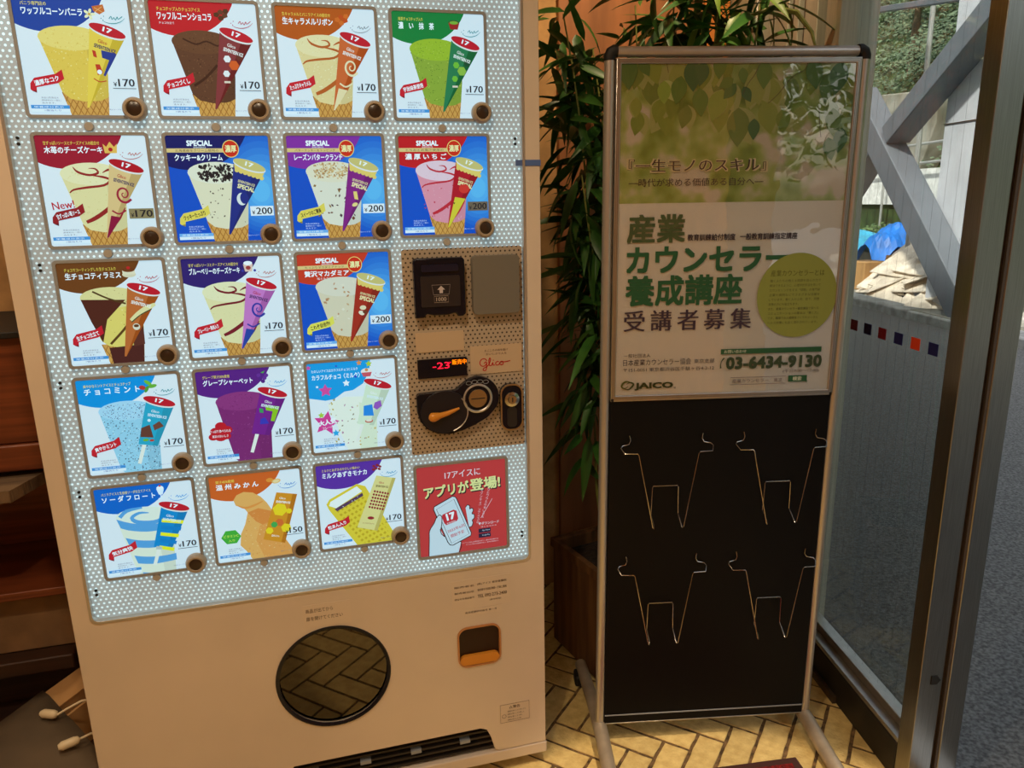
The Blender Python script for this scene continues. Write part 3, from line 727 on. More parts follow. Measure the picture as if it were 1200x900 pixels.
def conepack(a, c, deco=None, lid=LID, lidc=(255, 255, 255), name='セブンティーン', tip=(52, 101)):
    a.poly([(63.5, 27), (93, 37), (tip[0] + 1.2, tip[1] - .8), (tip[0] - .6, tip[1] - 1)], mixc(c, (255, 255, 255), .10))
    a.poly([(84, 34), (93, 37), (tip[0] + 1.2, tip[1] - .8)], mixc(c, (0, 0, 0), .12))
    if deco: deco(a, [(63.5, 27), (93, 37), (tip[0] + 1.2, tip[1] - .8), (tip[0] - .6, tip[1] - 1)])
    a.text('Glico', 70, 37, 3.2, (250, 240, 230) if sum(c) < 480 else (190, 30, 40), w=8, bold=.02, rot=18)
    a.text('SEVENTEEN ICE', 66, 41, 3.2, (250, 244, 235) if sum(c) < 480 else (60, 40, 90), w=19, bold=.04, rot=18)
    lidshape(a, lid, lidc)
def lidshape(a, lid, lidc, cx=79, cy=29.5):
    a.poly(ell(cx, cy + 1.1, 16.6, 5.2, rot=19), (240, 232, 226))
    a.poly(ell(cx, cy, 16.4, 4.6, rot=19), lid)
    a.text('17', cx - 3, cy - 3.6, 4, lidc, w=7.5, bold=.04, rot=19)
def stickpack(a, c, deco=None):
    a.poly([(56, 76), (60, 77), (52, 99), (48.5, 98)], (244, 240, 226))
    P = [(66, 27), (93, 36), (71, 80), (52, 76)]
    a.poly(P, c); a.poly([(84, 33), (93, 36), (71, 80), (66, 79)], mixc(c, (0, 0, 0), .10))
    if deco: deco(a, P)
    a.text('Glico', 70, 38, 3, (250, 245, 240), w=8, bold=.02, rot=16); a.text('SEVENTEEN ICE', 66, 42, 3, (235, 240, 245), w=19, bold=.04, rot=16)
    lidshape(a, LID, (255, 255, 255))
def blue_bg(a):
    a.rect_(0, 0, 100, UH, (16, 84, 196))
    for i in range(9): a.poly(ell(92 - i * .5, 48 + i, 46 - i * 4.6, 56 - i * 5.6, n=40), mixc((16, 84, 196), (110, 200, 245), (i + 1) / 10.))
def special(a, c, t1, t2, w2, extra=None):
    a.poly(ell(22, -20, 60, 54, n=60), c)
    a.text('SPECIAL', 20, 5, 5, (255, 255, 255), w=24, bold=.05); a.text('SEVENTEEN ICE', 26, 10.8, 1.5, (255, 255, 255), w=12)
    a.rect_(0, 12.6, 69, 16.6, (236, 200, 130)); a.text(t1, 8, 13.4, 2.6, (70, 50, 40), w=42)
    a.text(t2, 7, 18.6, 6.2, (255, 255, 255), w=w2, bold=.03)
    if extra: a.text(extra, 20, 26, 2.4, (255, 255, 255), w=22)
    a.poly(ell(62, 13, 8.2, 8.8), (250, 214, 120)); a.poly(ell(62, 13, 7.4, 8), (220, 50, 30)); a.text('濃厚', 56.5, 9.5, 7, (255, 240, 170), w=11, bold=.03)
def gold_scallop(a, P):
    a.poly([(63.8, 28), (93, 38), (90, 43), (64, 34)], (240, 208, 110))
    for i in range(7): a.poly(ell(66 + i * 4, 34.5 + i * 1.42, 2.3, 2.2, n=10), (240, 208, 110))
def special_pack(a, c, extra=None):
    a.poly([(63.5, 27), (93, 37), (53.2, 100.2), (51.4, 100)], c); a.poly([(84, 34), (93, 37), (53.2, 100.2)], mixc(c, (0, 0, 0), .15))
    gold_scallop(a, None)
    a.text('SEVENTEEN ICE', 66.5, 44, 2.6, (240, 220, 160), w=17, bold=.03, rot=18); a.text('SPECIAL', 66, 48, 4.4, (250, 232, 170), w=17, bold=.05, rot=18)
    if extra: extra(a)
    lidshape(a, (214, 196, 120), (250, 250, 240))

def flower(a):
    for k in range(5): a.poly(ell(65 + 3 * math.cos(k * 1.257), 15 + 3 * math.sin(k * 1.257), 2.2, 1.3, rot=k * 72), (250, 240, 190))
    a.poly([(68, 8), (78, 6), (79, 12), (74, 15), (69, 12)], (214, 110, 50)); a.stroke([(70, 9), (77, 13)], .5, (250, 190, 120)); a.stroke([(70, 13), (77, 8)], .5, (250, 190, 120))
    a.poly(ell(65, 15, 1.1, 1.1, n=10), (230, 170, 40))
def chunks(cs, pts=((62, 11), (66, 8.5), (66, 14), (70, 11.5), (71, 7.5))):
    def f(a):
        for i, p in enumerate(pts): a.poly([(p[0] + 3 * math.cos(k * 1.257 + i), p[1] + 2.6 * math.sin(k * 1.257 + i)) for k in range(5)], cs[i % len(cs)])
    return f
def cup(a): a.poly(ell(67, 9.5, 6, 2.6), (70, 60, 50)); a.poly([(61, 9.5), (73, 9.5), (71, 16), (63, 16)], (170, 40, 40)); a.poly(ell(67, 9.3, 4.8, 1.7), (130, 180, 60))
def crown(a): a.poly([(60, 8), (63, 11), (66.5, 6), (70, 11), (73, 8), (72, 17), (61, 17)], (245, 190, 90)); a.poly(ell(66.5, 13.5, 2, 2, n=10), (190, 30, 40))
def icon_berry(a): a.poly([(62, 8), (72, 8), (70.5, 16), (63.5, 16)], (240, 200, 180)); a.poly(ell(67, 7, 4.5, 2.2), (255, 255, 255)); a.poly(ell(67, 12, 2.6, 2.2, n=10), (170, 60, 60)); a.poly(ell(61, 15, 1.4, 1.4, n=8), (60, 60, 160)); a.poly(ell(73.5, 15, 1.4, 1.4, n=8), (60, 60, 160))
def icon_mint(a): a.poly(ell(64, 13, 3.4, 2.4, rot=20), (200, 60, 50)); a.poly(ell(70, 8, 4.4, 2, rot=40), (120, 190, 60)); a.poly(ell(74, 12, 4.6, 2, rot=-10), (110, 180, 60)); a.poly(ell(68, 15, 4, 1.8, rot=-60), (90, 160, 60))
def icon_grape(a):
    for i, p in enumerate(((66, 9), (70, 8.5), (74, 9.5), (67.5, 12.5), (72, 12.5), (70, 16))): a.poly(ell(p[0], p[1], 2.3, 2.3, n=12), ((110, 50, 150), (90, 40, 130))[i % 2])
    a.poly([(68, 6), (73, 4), (71, 7)], (80, 170, 70))
def icon_cake(a): a.poly(ell(67, 14, 6.6, 3), (230, 215, 180)); a.poly([(61, 9), (73, 9), (73, 14), (61, 14)], (240, 225, 190)); a.poly(ell(67, 9, 6, 2.4), (120, 60, 30)); a.poly(ell(67, 7, 2, 1.6, n=8), (200, 40, 40))
def icon_soda(a): a.poly([(63, 7), (71, 7), (69, 14), (65, 14)], (235, 245, 255)); a.rect_(66.4, 14, 67.6, 18, (235, 245, 255)); a.rect_(64, 18, 70, 19, (235, 245, 255)); a.poly(ell(67, 6, 3.6, 2.4), (255, 255, 255)); a.poly(ell(67, 3.6, 1.2, 1.2, n=8), (220, 60, 60))
def icon_orange(a): a.poly(ell(66, 11, 4, 2.6), (240, 150, 60)); a.poly(ell(73, 13, 5, 2.8, rot=-10), (245, 190, 110)); a.poly(ell(73, 13, 3.6, 1.9, rot=-10), (250, 220, 160))
def icon_bean(a):
    for p in ((68, 8), (72, 7), (75, 9), (70, 11), (74, 12), (67, 12)): a.poly(ell(p[0], p[1], 2.1, 1.5, rot=30, n=10), (150, 40, 50))
def deco17(c1, c2):
    def f(a, P):
        Q = P if sum(P[i][0] * P[(i + 1) % 4][1] - P[(i + 1) % 4][0] * P[i][1] for i in range(4)) > 0 else P[::-1]
        a.poly([(71, 47), (84, 50), (83, 55), (74, 72), (70, 70), (77, 56), (71, 54)], c1, clip=Q); a.poly([(63, 47), (66, 48), (66.5, 54), (63.5, 53)], c2, clip=Q)
        a.poly([(64, 60), (68, 60), (70, 68), (65, 70)], c2, clip=Q); a.poly(ell(67, 67, 2.2, 2.2, n=10), (250, 250, 250), clip=Q)
        a.stroke([(61, 73), (66, 76), (72, 75)], .9, c2)
    return f
def deco_hex(cs):
    def f(a, P):
        for i, (x, y, r) in enumerate(((68, 52, 3.6), (74, 58, 5), (80, 50, 3.6), (66, 66, 3.4))):
            a.poly([(x + r * math.cos(k * 1.047), y + r * math.sin(k * 1.047)) for k in range(6)], cs[i % len(cs)])
        a.rect_(63, 73, 69, 75, (235, 215, 190))
    return f
def deco_spiral(c, c2=None):
    def f(a, P):
        a.stroke([(73 + (9.5 - t * .62) * .8 * math.cos(t * .75 + .6), 57 + (9.5 - t * .62) * .95 * math.sin(t * .75 + .6)) for t in range(0, 15)], [2.4 - .12 * t for t in range(15)], c)
        a.stroke([(60, 73), (66, 76.5), (73, 73)], 1.6, c)
        if c2: a.poly([(58.4, 78), (67.6, 80), (53, 100), (51.6, 100)], c2)
    return f
def deco_tira(a, P):
    a.stroke([(62.5, 62), (70, 56), (78, 51), (88, 46)], [3, 5, 6, 3], (240, 225, 160)); a.stroke([(63, 64), (72, 57), (84, 51)], 1, (60, 70, 40)); a.poly(ell(67, 69, 3.6, 3.6, n=12), (235, 225, 200)); a.poly(ell(67, 68, 2.6, 1.6, n=12), (110, 60, 30))
def deco_mint(a, P): a.poly([(57, 58), (66, 55), (68, 70), (55, 68)], (110, 62, 50)); a.poly([(69, 56), (76, 52), (80, 58), (70, 62)], (120, 70, 55)); a.poly(ell(66, 50, 1.8, 1.8, n=6), (230, 245, 250)); a.poly(ell(60, 72, 3, 1.5), (120, 180, 60)); a.poly(ell(66, 73, 2.4, 1.3), (200, 70, 50))
def deco_grape(a, P): a.poly([(70, 44), (85, 47), (83, 52), (78, 64), (74, 63), (77, 52), (70, 50)], (150, 200, 40)); a.poly([(63, 47), (67, 48), (67, 53), (63, 52)], (60, 160, 90)); a.poly([(63, 60), (68, 58), (72, 66), (62, 66)], (60, 60, 180))
def deco_color(a, P): a.poly([(61, 55), (71, 54), (72, 68), (60, 67)], (40, 140, 225)); a.poly([(74, 52), (81, 50), (82, 57), (76, 61), (72, 58)], (160, 90, 190)); a.poly(ell(66, 74, 4.6, 2.2), (200, 80, 60)); a.poly(ell(66, 73.3, 3.6, 1.6), (245, 230, 210))
def deco_soda(a, P):
    for i in range(5):
        y = 43 + i * 8
        a.poly([(58 + (76 - y) * .2, y), (90 - (y - 36) * .42, y + 5), (88.5 - (y - 36) * .42, y + 9), (57 + (76 - y) * .2, y + 4)], ((250, 240, 40), (0, 130, 200))[i % 2] if i % 2 == 0 else (0, 130, 200))

def card_art(a, k, rnd):
    white = (238, 240, 242); a.rect_(0, 0, 100, UH, white)
    tc = (70, 150, 150)
    if k == 'vanilla':
        header(a, (30, 70, 156), ('バニラ専門店の', 'ワッフルコーンバニラ', 22, 52), flower); scoop(a, (240, 200, 84), (248, 218, 120), rnd, specks=[(228, 186, 70), (250, 226, 140)])
        conepack(a, (246, 204, 60), deco17((40, 60, 140), (206, 60, 40))); ribbon(a, '濃厚なコク')
    elif k == 'chocolate':
        header(a, (208, 30, 40), ('チョコチップ入りチョコアイス', 'ワッフルコーンショコラ', 40, 50), chunks([(90, 50, 30), (110, 60, 40)])); a.text('チョコ仕立て', 8, 19, 2.2, (255, 255, 255), w=14); tc = (200, 70, 80)
        CB = scoop(a, (104, 62, 42), (112, 68, 44), rnd, specks=[(80, 46, 30), (130, 84, 56)]); a.stroke([(28, 34), (40, 39), (50, 36), (60, 40), (66, 36)], 1.6, (70, 36, 24)); a.stroke([(34, 78), (46, 70), (58, 58)], 2.4, (70, 36, 24))
        conepack(a, (130, 34, 36), deco_hex([(244, 240, 236), (226, 96, 40), (110, 50, 40)])); ribbon(a, 'チョコづくし')
    elif k == 'caramel':
        header(a, (196, 88, 26), ('生キャラメルとバニラアイスの組合せ', '生キャラメルリボン', 48, 50), chunks([(226, 110, 40), (210, 80, 30)])); CB = scoop(a, (240, 214, 150), (246, 226, 170), rnd, specks=[(228, 200, 130), (250, 234, 190)]); swirl(a, (196, 96, 40), CB)
        conepack(a, (214, 88, 30), deco_spiral((246, 226, 180), (244, 222, 170))); ribbon(a, 'たっぷりキャラメル'); tc = (150, 150, 150)
    elif k == 'matcha':
        header(a, (20, 130, 60), ('抹茶チョコチップ入り', '濃　い　抹　茶', 26, 38), cup); scoop(a, (150, 172, 60), (164, 190, 50), rnd, specks=[(110, 140, 40), (190, 206, 90), (90, 120, 40)])
        conepack(a, (20, 112, 60), deco_hex([(120, 190, 60), (150, 190, 70), (30, 80, 50)])); ribbon(a, '宇治抹茶使用')
    elif k == 'cheesecake':
        header(a, (168, 30, 50), ('甘ずっぱいソースとチーズアイスの組合せ', '木苺のチーズケーキ', 50, 52), crown); CB = scoop(a, (240, 222, 160), (246, 232, 180), rnd, specks=[(230, 210, 140)], nsp=100); swirl(a, (160, 40, 40), CB)
        conepack(a, (232, 190, 120), deco_spiral((170, 34, 60), (150, 24, 60)), lid=(190, 24, 40)); ribbon(a, '甘ずっぱい苺ソース', c=(160, 34, 40)); a.text('New!', 6, 64, 7.5, (200, 40, 50), w=20, bold=.02, rot=-6); tc = (200, 110, 90)
    elif k == 'blueberry':
        header(a, (52, 36, 110), ('甘ずっぱいソースとチーズアイスの組合せ', 'ブルーベリーのチーズケーキ', 50, 51), icon_berry); CB = scoop(a, (240, 226, 168), (244, 234, 186), rnd, specks=[(230, 214, 150)], nsp=100); swirl(a, (130, 30, 44), CB)
        conepack(a, (206, 110, 190), deco_spiral((50, 60, 160), (40, 70, 160))); ribbon(a, 'ブルーベリー果肉入り'); tc = (200, 110, 90)
    elif k == 'tiramisu':
        header(a, (120, 66, 30), ('チョコでコーティングした生チョコ入り', '生チョコティラミス', 48, 52), icon_cake); scoop(a, (240, 214, 110), (238, 220, 150), rnd, specks=[(150, 120, 60), (250, 230, 150)], nsp=60, bottom=86)
        a.poly([(18, 38), (60, 40), (40, 60), (33, 84), (25, 62)], (88, 40, 30)); a.poly([(38, 90), (72, 88), (70, 108), (40, 108)], (84, 38, 34)); a.poly([(62, 40), (75, 38), (73, 88), (62, 90)], (100, 50, 40)); a.stroke([(30, 30), (44, 38), (60, 44)], 1.8, (90, 60, 30)); a.stroke([(40, 86), (54, 72), (64, 60)], 2.4, (100, 66, 30))
        conepack(a, (196, 92, 30), deco_tira); ribbon(a, '生チョコ仕立て'); tc = (200, 90, 90)
    elif k == 'mint':
        header(a, (0, 150, 222), ('爽やかなミントアイスとチョコチップ', 'チ ョ コ ミ ン ト', 46, 54), icon_mint); scoop(a, (160, 212, 232), (178, 220, 240), rnd, specks=[(40, 46, 76), (60, 84, 124), (206, 236, 246)], nsp=620, cone=False, bottom=108)
        stickpack(a, (40, 170, 200), deco_mint); ribbon(a, '爽やかミント')
    elif k == 'grape':
        header(a, (96, 36, 130), ('グレープ果汁20%使用', 'グレープシャーベット', 28, 52), icon_grape); scoop(a, (134, 44, 112), (150, 56, 124), rnd, specks=[(120, 36, 100), (160, 70, 136)], cone=False, bottom=108)
        stickpack(a, (126, 36, 140), deco_grape); tc = (100, 170, 210)
        for p in ((11, 70, 6), (17, 64, 6), (23, 69, 6), (16, 76, 7), (8, 76, 5), (22, 76, 5)): a.poly(ell(p[0] + 3, p[1], p[2], p[2] * .8, n=16), (206, 30, 44))
        a.text('さっぱり食べられる', 8, 68, 3.4, (255, 255, 255), w=22, bold=.02); a.text('果実のおいしさ', 10, 74, 3.2, (255, 255, 255), w=17, bold=.02)
    elif k == 'colorful':
        a.poly([(0, 0), (72, 0), (70, 14), (62, 28), (50, 35), (40, 36), (28, 44), (18, 45), (0, 41)], (20, 160, 226)); a.text('たのしいアイスはカラフルチョコとミルク', 5, 8, 3.4, (255, 255, 255), w=52, bold=.02); a.text('カラフルチョコ〈ミルク〉', 5, 14, 6.2, (255, 255, 255), w=54, bold=.03)
        a.poly([(20, 50), (40, 42), (74, 44), (76, 60), (74, 108), (40, 108)], (246, 244, 226)); a.poly([(56, 50), (76, 60), (74, 108), (54, 108)], (232, 236, 206)); speckle(a, 60, (22, 44, 76, 104), [(200, 170, 60), (190, 130, 160), (150, 140, 120), (220, 190, 120)], rnd, .8, 1.9)
        a.star(19, 33, 8, (230, 80, 160)); a.star(43, 26, 4.4, (250, 250, 250)); a.star(59, 3, 3.6, (240, 150, 80)); a.star(70, 5, 4, (190, 210, 60)); a.star(33, 5, 1.6, (60, 70, 200), 20); a.star(54, 19, 2, (60, 60, 190)); a.star(65, 27, 2, (180, 80, 200)); a.star(10, 28, 1.8, (250, 250, 250)); a.star(2, 5, 3, (230, 80, 160))
        a.poly(ell(67, 14, 6.5, 4), (250, 236, 226)); a.poly([(61, 15), (73, 15), (71, 20), (63, 20)], (220, 90, 100)); a.poly(ell(67, 12, 2, 2, n=8), (230, 150, 90))
        stickpack(a, (226, 236, 206), deco_color)
        a.star(17, 72, 15, (226, 66, 150), 12); a.star(12, 62, 4, (180, 210, 70)); a.star(27, 85, 4.5, (40, 170, 225)); a.text('大人気', 8, 69, 6.4, (255, 255, 255), w=20, bold=.04, rot=-8); a.text('フレーバー', 12, 76.5, 3.2, (255, 255, 255), w=15, bold=.02, rot=-8); tc = (200, 110, 100)
    elif k == 'soda':
        header(a, (0, 104, 200), ('バニラアイスと生食感ソーダ仕立てアイス', 'ソ ー ダ フ ロ ー ト', 50, 54), icon_soda); scoop(a, (238, 238, 214), (238, 240, 222), rnd, cone=False, bottom=108); B = (92, 165, 220)
        CB = [(18, 37), (75, 37), (74, 107), (37, 107)]
        for y in (42, 62, 82, 102): a.stroke([(14, y - 2), (30, y + 6), (48, y + 10), (64, y + 10), (80, y + 8)], [8, 9, 9, 8, 8], B, clip=CB)
        a.stroke([(22, 36), (30, 29), (46, 27)], [4, 4, 2], B); a.stroke([(66, 42), (56, 46), (40, 44), (34, 38), (42, 33), (52, 34)], [3, 5, 5, 4, 3, 1], B)
        stickpack(a, (0, 140, 205), deco_soda); ribbon(a, '気分爽快'); tc = (80, 160, 215)
        a.poly([(55, 75), (61, 77), (60, 80), (54, 79)], (200, 200, 190))
    elif k == 'mandarin':
        header(a, (222, 100, 40), ('果汁45%使用', '温 州 み か ん', 20, 46), icon_orange); O1, O2 = (242, 176, 96), (232, 140, 66)
        a.poly([(26, 38), (24, 31), (28, 25), (36, 22), (46, 24), (54, 30), (60, 38), (66, 50), (64, 62), (70, 76), (84, 100), (86, 108), (38, 108), (32, 96), (26, 88), (28, 74), (34, 62), (38, 48), (34, 41)], O1)
        a.poly([(38, 48), (50, 44), (66, 50), (64, 62), (54, 66), (46, 60)], O2); a.stroke([(28, 38), (36, 42), (46, 40), (56, 36)], [1, 2.6, 2.6, 1], (238, 150, 70)); a.poly([(50, 66), (64, 62), (84, 100), (86, 108), (52, 108), (44, 84)], (238, 160, 82)); speckle(a, 160, (28, 46, 80, 106), [(246, 196, 126), (232, 150, 76)], rnd, .4, 1.2, [(38, 48), (62, 50), (84, 106), (38, 106), (30, 84)])
        a.poly([(72, 27), (95, 32), (76, 92), (52, 84)], (226, 146, 40)); a.poly([(90, 31), (95, 32), (76, 92), (72, 90.5)], (196, 116, 30))
        for x, y, r, c in ((74, 49, 8.4, (250, 214, 40)), (84, 52, 3.5, (250, 214, 40)), (72, 65, 5, (226, 110, 50)), (79, 73, 6, (250, 214, 40)), (60, 74, 4.5, (250, 214, 40)), (66, 67, 4, (70, 170, 80))): a.poly([(x + r * math.cos(q * 1.047 + .3), y + r * math.sin(q * 1.047 + .3)) for q in range(6)], c)
        a.text('Glico', 75, 33, 2.6, (255, 250, 240), w=7, bold=.02, rot=13); a.text('SEVENTEEN ICE', 71, 37, 2.6, (255, 250, 240), w=16, bold=.04, rot=13); a.text('温州みかん', 62, 79, 2.6, (255, 250, 240), w=9, rot=14, bold=.02)
        a.poly([(17 + 11 * math.cos(q * 1.047), 76 + 9.5 * math.sin(q * 1.047)) for q in range(6)], (70, 176, 60)); a.text('ビタミンC', 9, 73, 3.4, (200, 230, 90), w=16, bold=.03); a.text('入り', 13.5, 79, 3, (200, 230, 90), w=7, bold=.03); tc = (70, 140, 200)
    elif k == 'monaka':
        header(a, (96, 50, 160), ('ミルクとあずきのやさしい味わい', 'ミルクあずきモナカ', 44, 52), icon_bean); Y1, Y2 = (236, 206, 60), (206, 170, 40)
        a.poly([(9, 50), (13, 44), (46, 28), (56, 32), (92, 108), (42, 108), (12, 58)], Y1)
        for i in range(9):
            for j in range(13):
                x, y = 22 + i * 5 + j * 3.2, 60 - i * 2.2 + j * 5.2
                a.poly([(x - 2, y), (x, y - 2), (x + 2, y), (x, y + 2)], Y2, clip=[(12, 58), (52, 40), (86, 106), (44, 106)][::1], up=(i + j == 0))
        a.poly([(12, 52), (14, 47), (46, 31), (52, 38), (20, 56)], (250, 248, 240)); a.poly([(18, 57), (52, 40), (53, 44), (21, 60)], (90, 60, 90)); speckle(a, 40, (20, 40, 52, 58), [(120, 80, 110), (240, 236, 230)], rnd, .4, 1.1, [(19, 57), (52, 40), (53, 44), (21, 60)])
        a.poly([(70, 20), (93, 26), (67, 92), (43, 84)], (236, 218, 140)); a.poly([(89, 25), (93, 26), (67, 92), (63, 90.6)], (206, 184, 100))
        for i in range(6):
            for j in range(6):
                x, y = 67 + i * 3.1 - j * 1.5, 40 + j * 3.9 + i * 1
                a.poly(ell(x, y, 1.3, 1.5, n=8), (150, 30, 50), up=(i + j == 0))
        a.text('Glico', 73, 28, 2.4, (190, 40, 50), w=6, bold=.02, rot=13); a.text('SEVENTEEN ICE', 69, 32, 2.4, (120, 90, 50), w=15, bold=.04, rot=13); a.poly(ell(60, 74, 4, 2, rot=10), (160, 40, 50)); a.text('ミルクあずきモナカ', 50, 78, 2, (150, 60, 50), w=14, rot=14)
        ribbon(a, '粒あん入り', y=80); tc = (80, 160, 190)
    elif k in ('cookie', 'raisin', 'strawberry', 'macadamia'):
        blue_bg(a); tc = None; white = (240, 240, 240)
        if k == 'cookie':
            special(a, (24, 30, 96), '北海道産生クリーム使用の', 'クッキー&クリーム', 46); scoop(a, (238, 226, 190), (240, 232, 206), rnd); speckle(a, 26, (24, 50, 70, 90), [(80, 60, 50)], rnd, .6, 1.4); speckle(a, 150, (28, 28, 64, 46), [(52, 40, 40), (70, 56, 52), (30, 24, 26)], rnd, 1.2, 2.6, ell(46, 37, 24, 9, n=12))
            special_pack(a, (36, 50, 130), lambda a: (a.poly(ell(68, 64, 5, 6.4), (232, 232, 226)), a.poly(ell(70.6, 63, 4.2, 6), (36, 50, 130))))
            ribbon(a, 'クッキーたっぷり', (240, 214, 90), (70, 50, 40), y=82)
        if k == 'raisin':
            special(a, (140, 50, 160), 'バタークッキーをトッピング', 'レーズンバタークランチ', 50); scoop(a, (236, 228, 206), (238, 226, 196), rnd); speckle(a, 22, (24, 50, 66, 88), [(120, 70, 50), (150, 110, 60), (90, 60, 70)], rnd, 1.2, 2.6); speckle(a, 170, (26, 28, 64, 44), [(214, 170, 110), (232, 200, 150), (180, 130, 80)], rnd, .8, 2, ell(44, 36, 25, 9, n=12))
            special_pack(a, (140, 40, 130), lambda a: (a.poly([(66, 58), (70, 58), (71, 67), (67, 66)], (246, 214, 120)), a.poly(ell(67, 72, 3.2, 2, rot=-20), (246, 220, 140)))); ribbon(a, 'スイーツのご褒美', (240, 214, 90), (70, 50, 40), y=82)
        if k == 'strawberry':
            special(a, (208, 34, 40), 'とちおとめ果汁使用の', '濃 厚 い ち ご', 46); CB = scoop(a, (236, 150, 164), (242, 206, 214), rnd, specks=[(240, 180, 190)], nsp=120); speckle(a, 16, (24, 50, 66, 88), [(206, 60, 80)], rnd, .8, 1.6); swirl(a, (206, 46, 60), CB, 1.9)
            special_pack(a, (190, 30, 44), lambda a: (a.poly([(61, 66), (73, 68), (53.2, 99.6), (51.6, 99.6)], (226, 206, 60)), a.poly(ell(72, 57, 6, 5), (226, 60, 50)), a.poly([(58, 72), (61, 72), (60, 74)], (90, 60, 40))))
        if k == 'macadamia':
            special(a, (214, 62, 40), 'たっぷりマカダミアナッツ', '贅沢マカダミア', 48, '塩ミルク仕立て'); scoop(a, (228, 212, 180), (232, 220, 196), rnd); speckle(a, 30, (24, 32, 68, 88), [(206, 160, 110), (196, 140, 100), (240, 226, 200)], rnd, 1, 2.6, [(20, 32), (72, 32), (70, 90), (34, 90)])
            special_pack(a, (176, 50, 36), lambda a: (a.poly(ell(68, 62, 3.6, 2.6), (240, 220, 180)), a.poly(ell(66, 68, 3.4, 2.4, rot=30), (246, 230, 200)), a.poly(ell(70, 67, 2.6, 2), (120, 60, 40)))); ribbon(a, 'これぞ自信作!', (240, 226, 90), (70, 50, 40), y=82)
    if tc: brandmark(a, tc)
    if k in ('cookie', 'raisin', 'macadamia'): tail(a, '200', (240, 242, 244), True)
    elif k == 'strawberry': tail(a, '200', (120, 100, 80), True)
    elif k == 'cheesecake': tail(a, '170', (150, 130, 90))
    elif k == 'mandarin': tail(a, '150')
    else: tail(a, '170')

CARDS = [(0, 0, 'vanilla', 'blue-headed card with a yellow vanilla cone'), (0, 1, 'chocolate', 'red-headed card with a chocolate cone'), (0, 2, 'caramel', 'orange-brown card with a caramel swirl cone'), (0, 3, 'matcha', 'green card with a green tea cone'),
         (1, 0, 'cheesecake', 'crimson card marked New'), (1, 1, 'cookie', 'navy and blue card with cookie crumbs'), (1, 2, 'raisin', 'purple and blue card with raisins'), (1, 3, 'strawberry', 'red and blue card with a pink strawberry cone'),
         (2, 0, 'tiramisu', 'brown-headed card with layered ice cream'), (2, 1, 'blueberry', 'dark violet card with a swirled cone'), (2, 2, 'macadamia', 'orange and blue card with nuts'),
         (3, 0, 'mint', 'sky blue card with speckled mint ice'), (3, 1, 'grape', 'purple card with grape sherbet'), (3, 2, 'colorful', 'sky blue card with pink stars'),
         (4, 0, 'soda', 'blue card with blue and white swirl'), (4, 1, 'mandarin', 'orange card with a hexagon-patterned bar'), (4, 2, 'monaka', 'violet card with a yellow wafer')]
for (r, c_, k, lb) in CARDS:
    x0 = CX0 + PX * c_; z1 = ROWZ[r]
    b = MB(); b.prism([rrect(x0 - .0055, x0 + CW + .0055, z1 - CH - .0055, z1 + .0055, .008), rrect(x0 + .0002, x0 + CW - .0002, z1 - CH + .0002, z1 - .0002, .004)], .0065, .0125)
    b.box(x0, x0 + CW, .0092, .0122, z1 - CH, z1, 1)
    cd = b.build('product_card', [M['bezel'], M['label']], vm, bevel=.0007); cd['label'] = lb
    a = Art(x0, z1, CW / 100., 100, UH, .0090, step=.00004); card_art(a, k, random.Random(hash(k) % 1000 if False else sum(map(ord, k))))
    a.build('artwork', M['ink_lit'], cd)
    bx, bz = x0 + CW * .945, z1 - CH * .945
    b = MB(); b.lathe((bx, 0, bz), [(.0122, -.0045), (.0138, -.0072), (.0165, -.0070), (.0195, -.003), (.0205, .002), (.0205, .009)], 36, cap=False)
    b.build('button_ring', M['btn_ring'], cd, smooth=True)
    b = MB(); b.lathe((bx, 0, bz), [(0, -.0050), (.0118, -.0050), (.0128, -.0042), (.0128, .002)], 28); b.build('select_button', M['btn_mid'], cd, smooth=True)
# app advertisement
x0, x1, z0, z1 = .7085, .9095, .6125, .8265
b = MB(); b.prism([rrect(x0 - .006, x1 + .006, z0 - .006, z1 + .006, .008), rrect(x0, x1, z0, z1, .004)], .0065, .0125); b.box(x0, x1, .0092, .0122, z0, z1, 1)
ap = b.build('advertisement_card', [M['bezel'], M['label']], vm, bevel=.0007); ap['label'] = 'red advertisement card with a drawn hand holding a phone'
u = (x1 - x0) / 100.; a = Art(x0, z1, u, 100, (z1 - z0) / u, .0090, step=.00004)
H_ = (z1 - z0) / u; K = (44, 34, 40); G = (214, 222, 226)
a.rect_(0, 0, 100, H_, (206, 60, 60))
a.text('17アイスに', 31, 8.5, 8, (240, 214, 216), w=40, bold=.02, rot=-1)
for dx, dy, c in ((1.0, 1.2, K), (0, 0, (236, 226, 150))):
    a.text('アプリが', 7 + dx, 24 + dy, 13, c, w=50, bold=.05 if dx else .035, rot=-3); a.text('登場!', 59 + dx, 20.5 + dy, 14, c, w=34, bold=.05 if dx else .035, rot=-2)
def tf(P): return [(17 + (x - 19) * .80, 38 + (y - 31) * .88) for x, y in P]
hand = [(9, H_ + 8), (11, 86), (12, 74), (19, 64), (23, 56), (27, 54), (30, 57), (29, 66), (27, 74), (32, 84), (56, 95), (50, H_ + 8)]
fing = [(64, 48), (67, 45), (70, 47), (70, 51), (73, 50), (75, 53), (73, 58), (76, 59), (76, 64), (73, 67), (74, 70), (72, 75), (68, 76)]
for P in (tf(hand), tf(fing)): a.poly(P, G); a.stroke(P, .9, K)
ph = [(19, 46), (20, 42), (46, 31), (50, 32), (52, 35), (71, 84), (70, 88), (44, 98), (40, 97), (37, 93)]; ph = tf(ph)
a.poly(ph, G); a.stroke(ph, 1, K, closed=True)
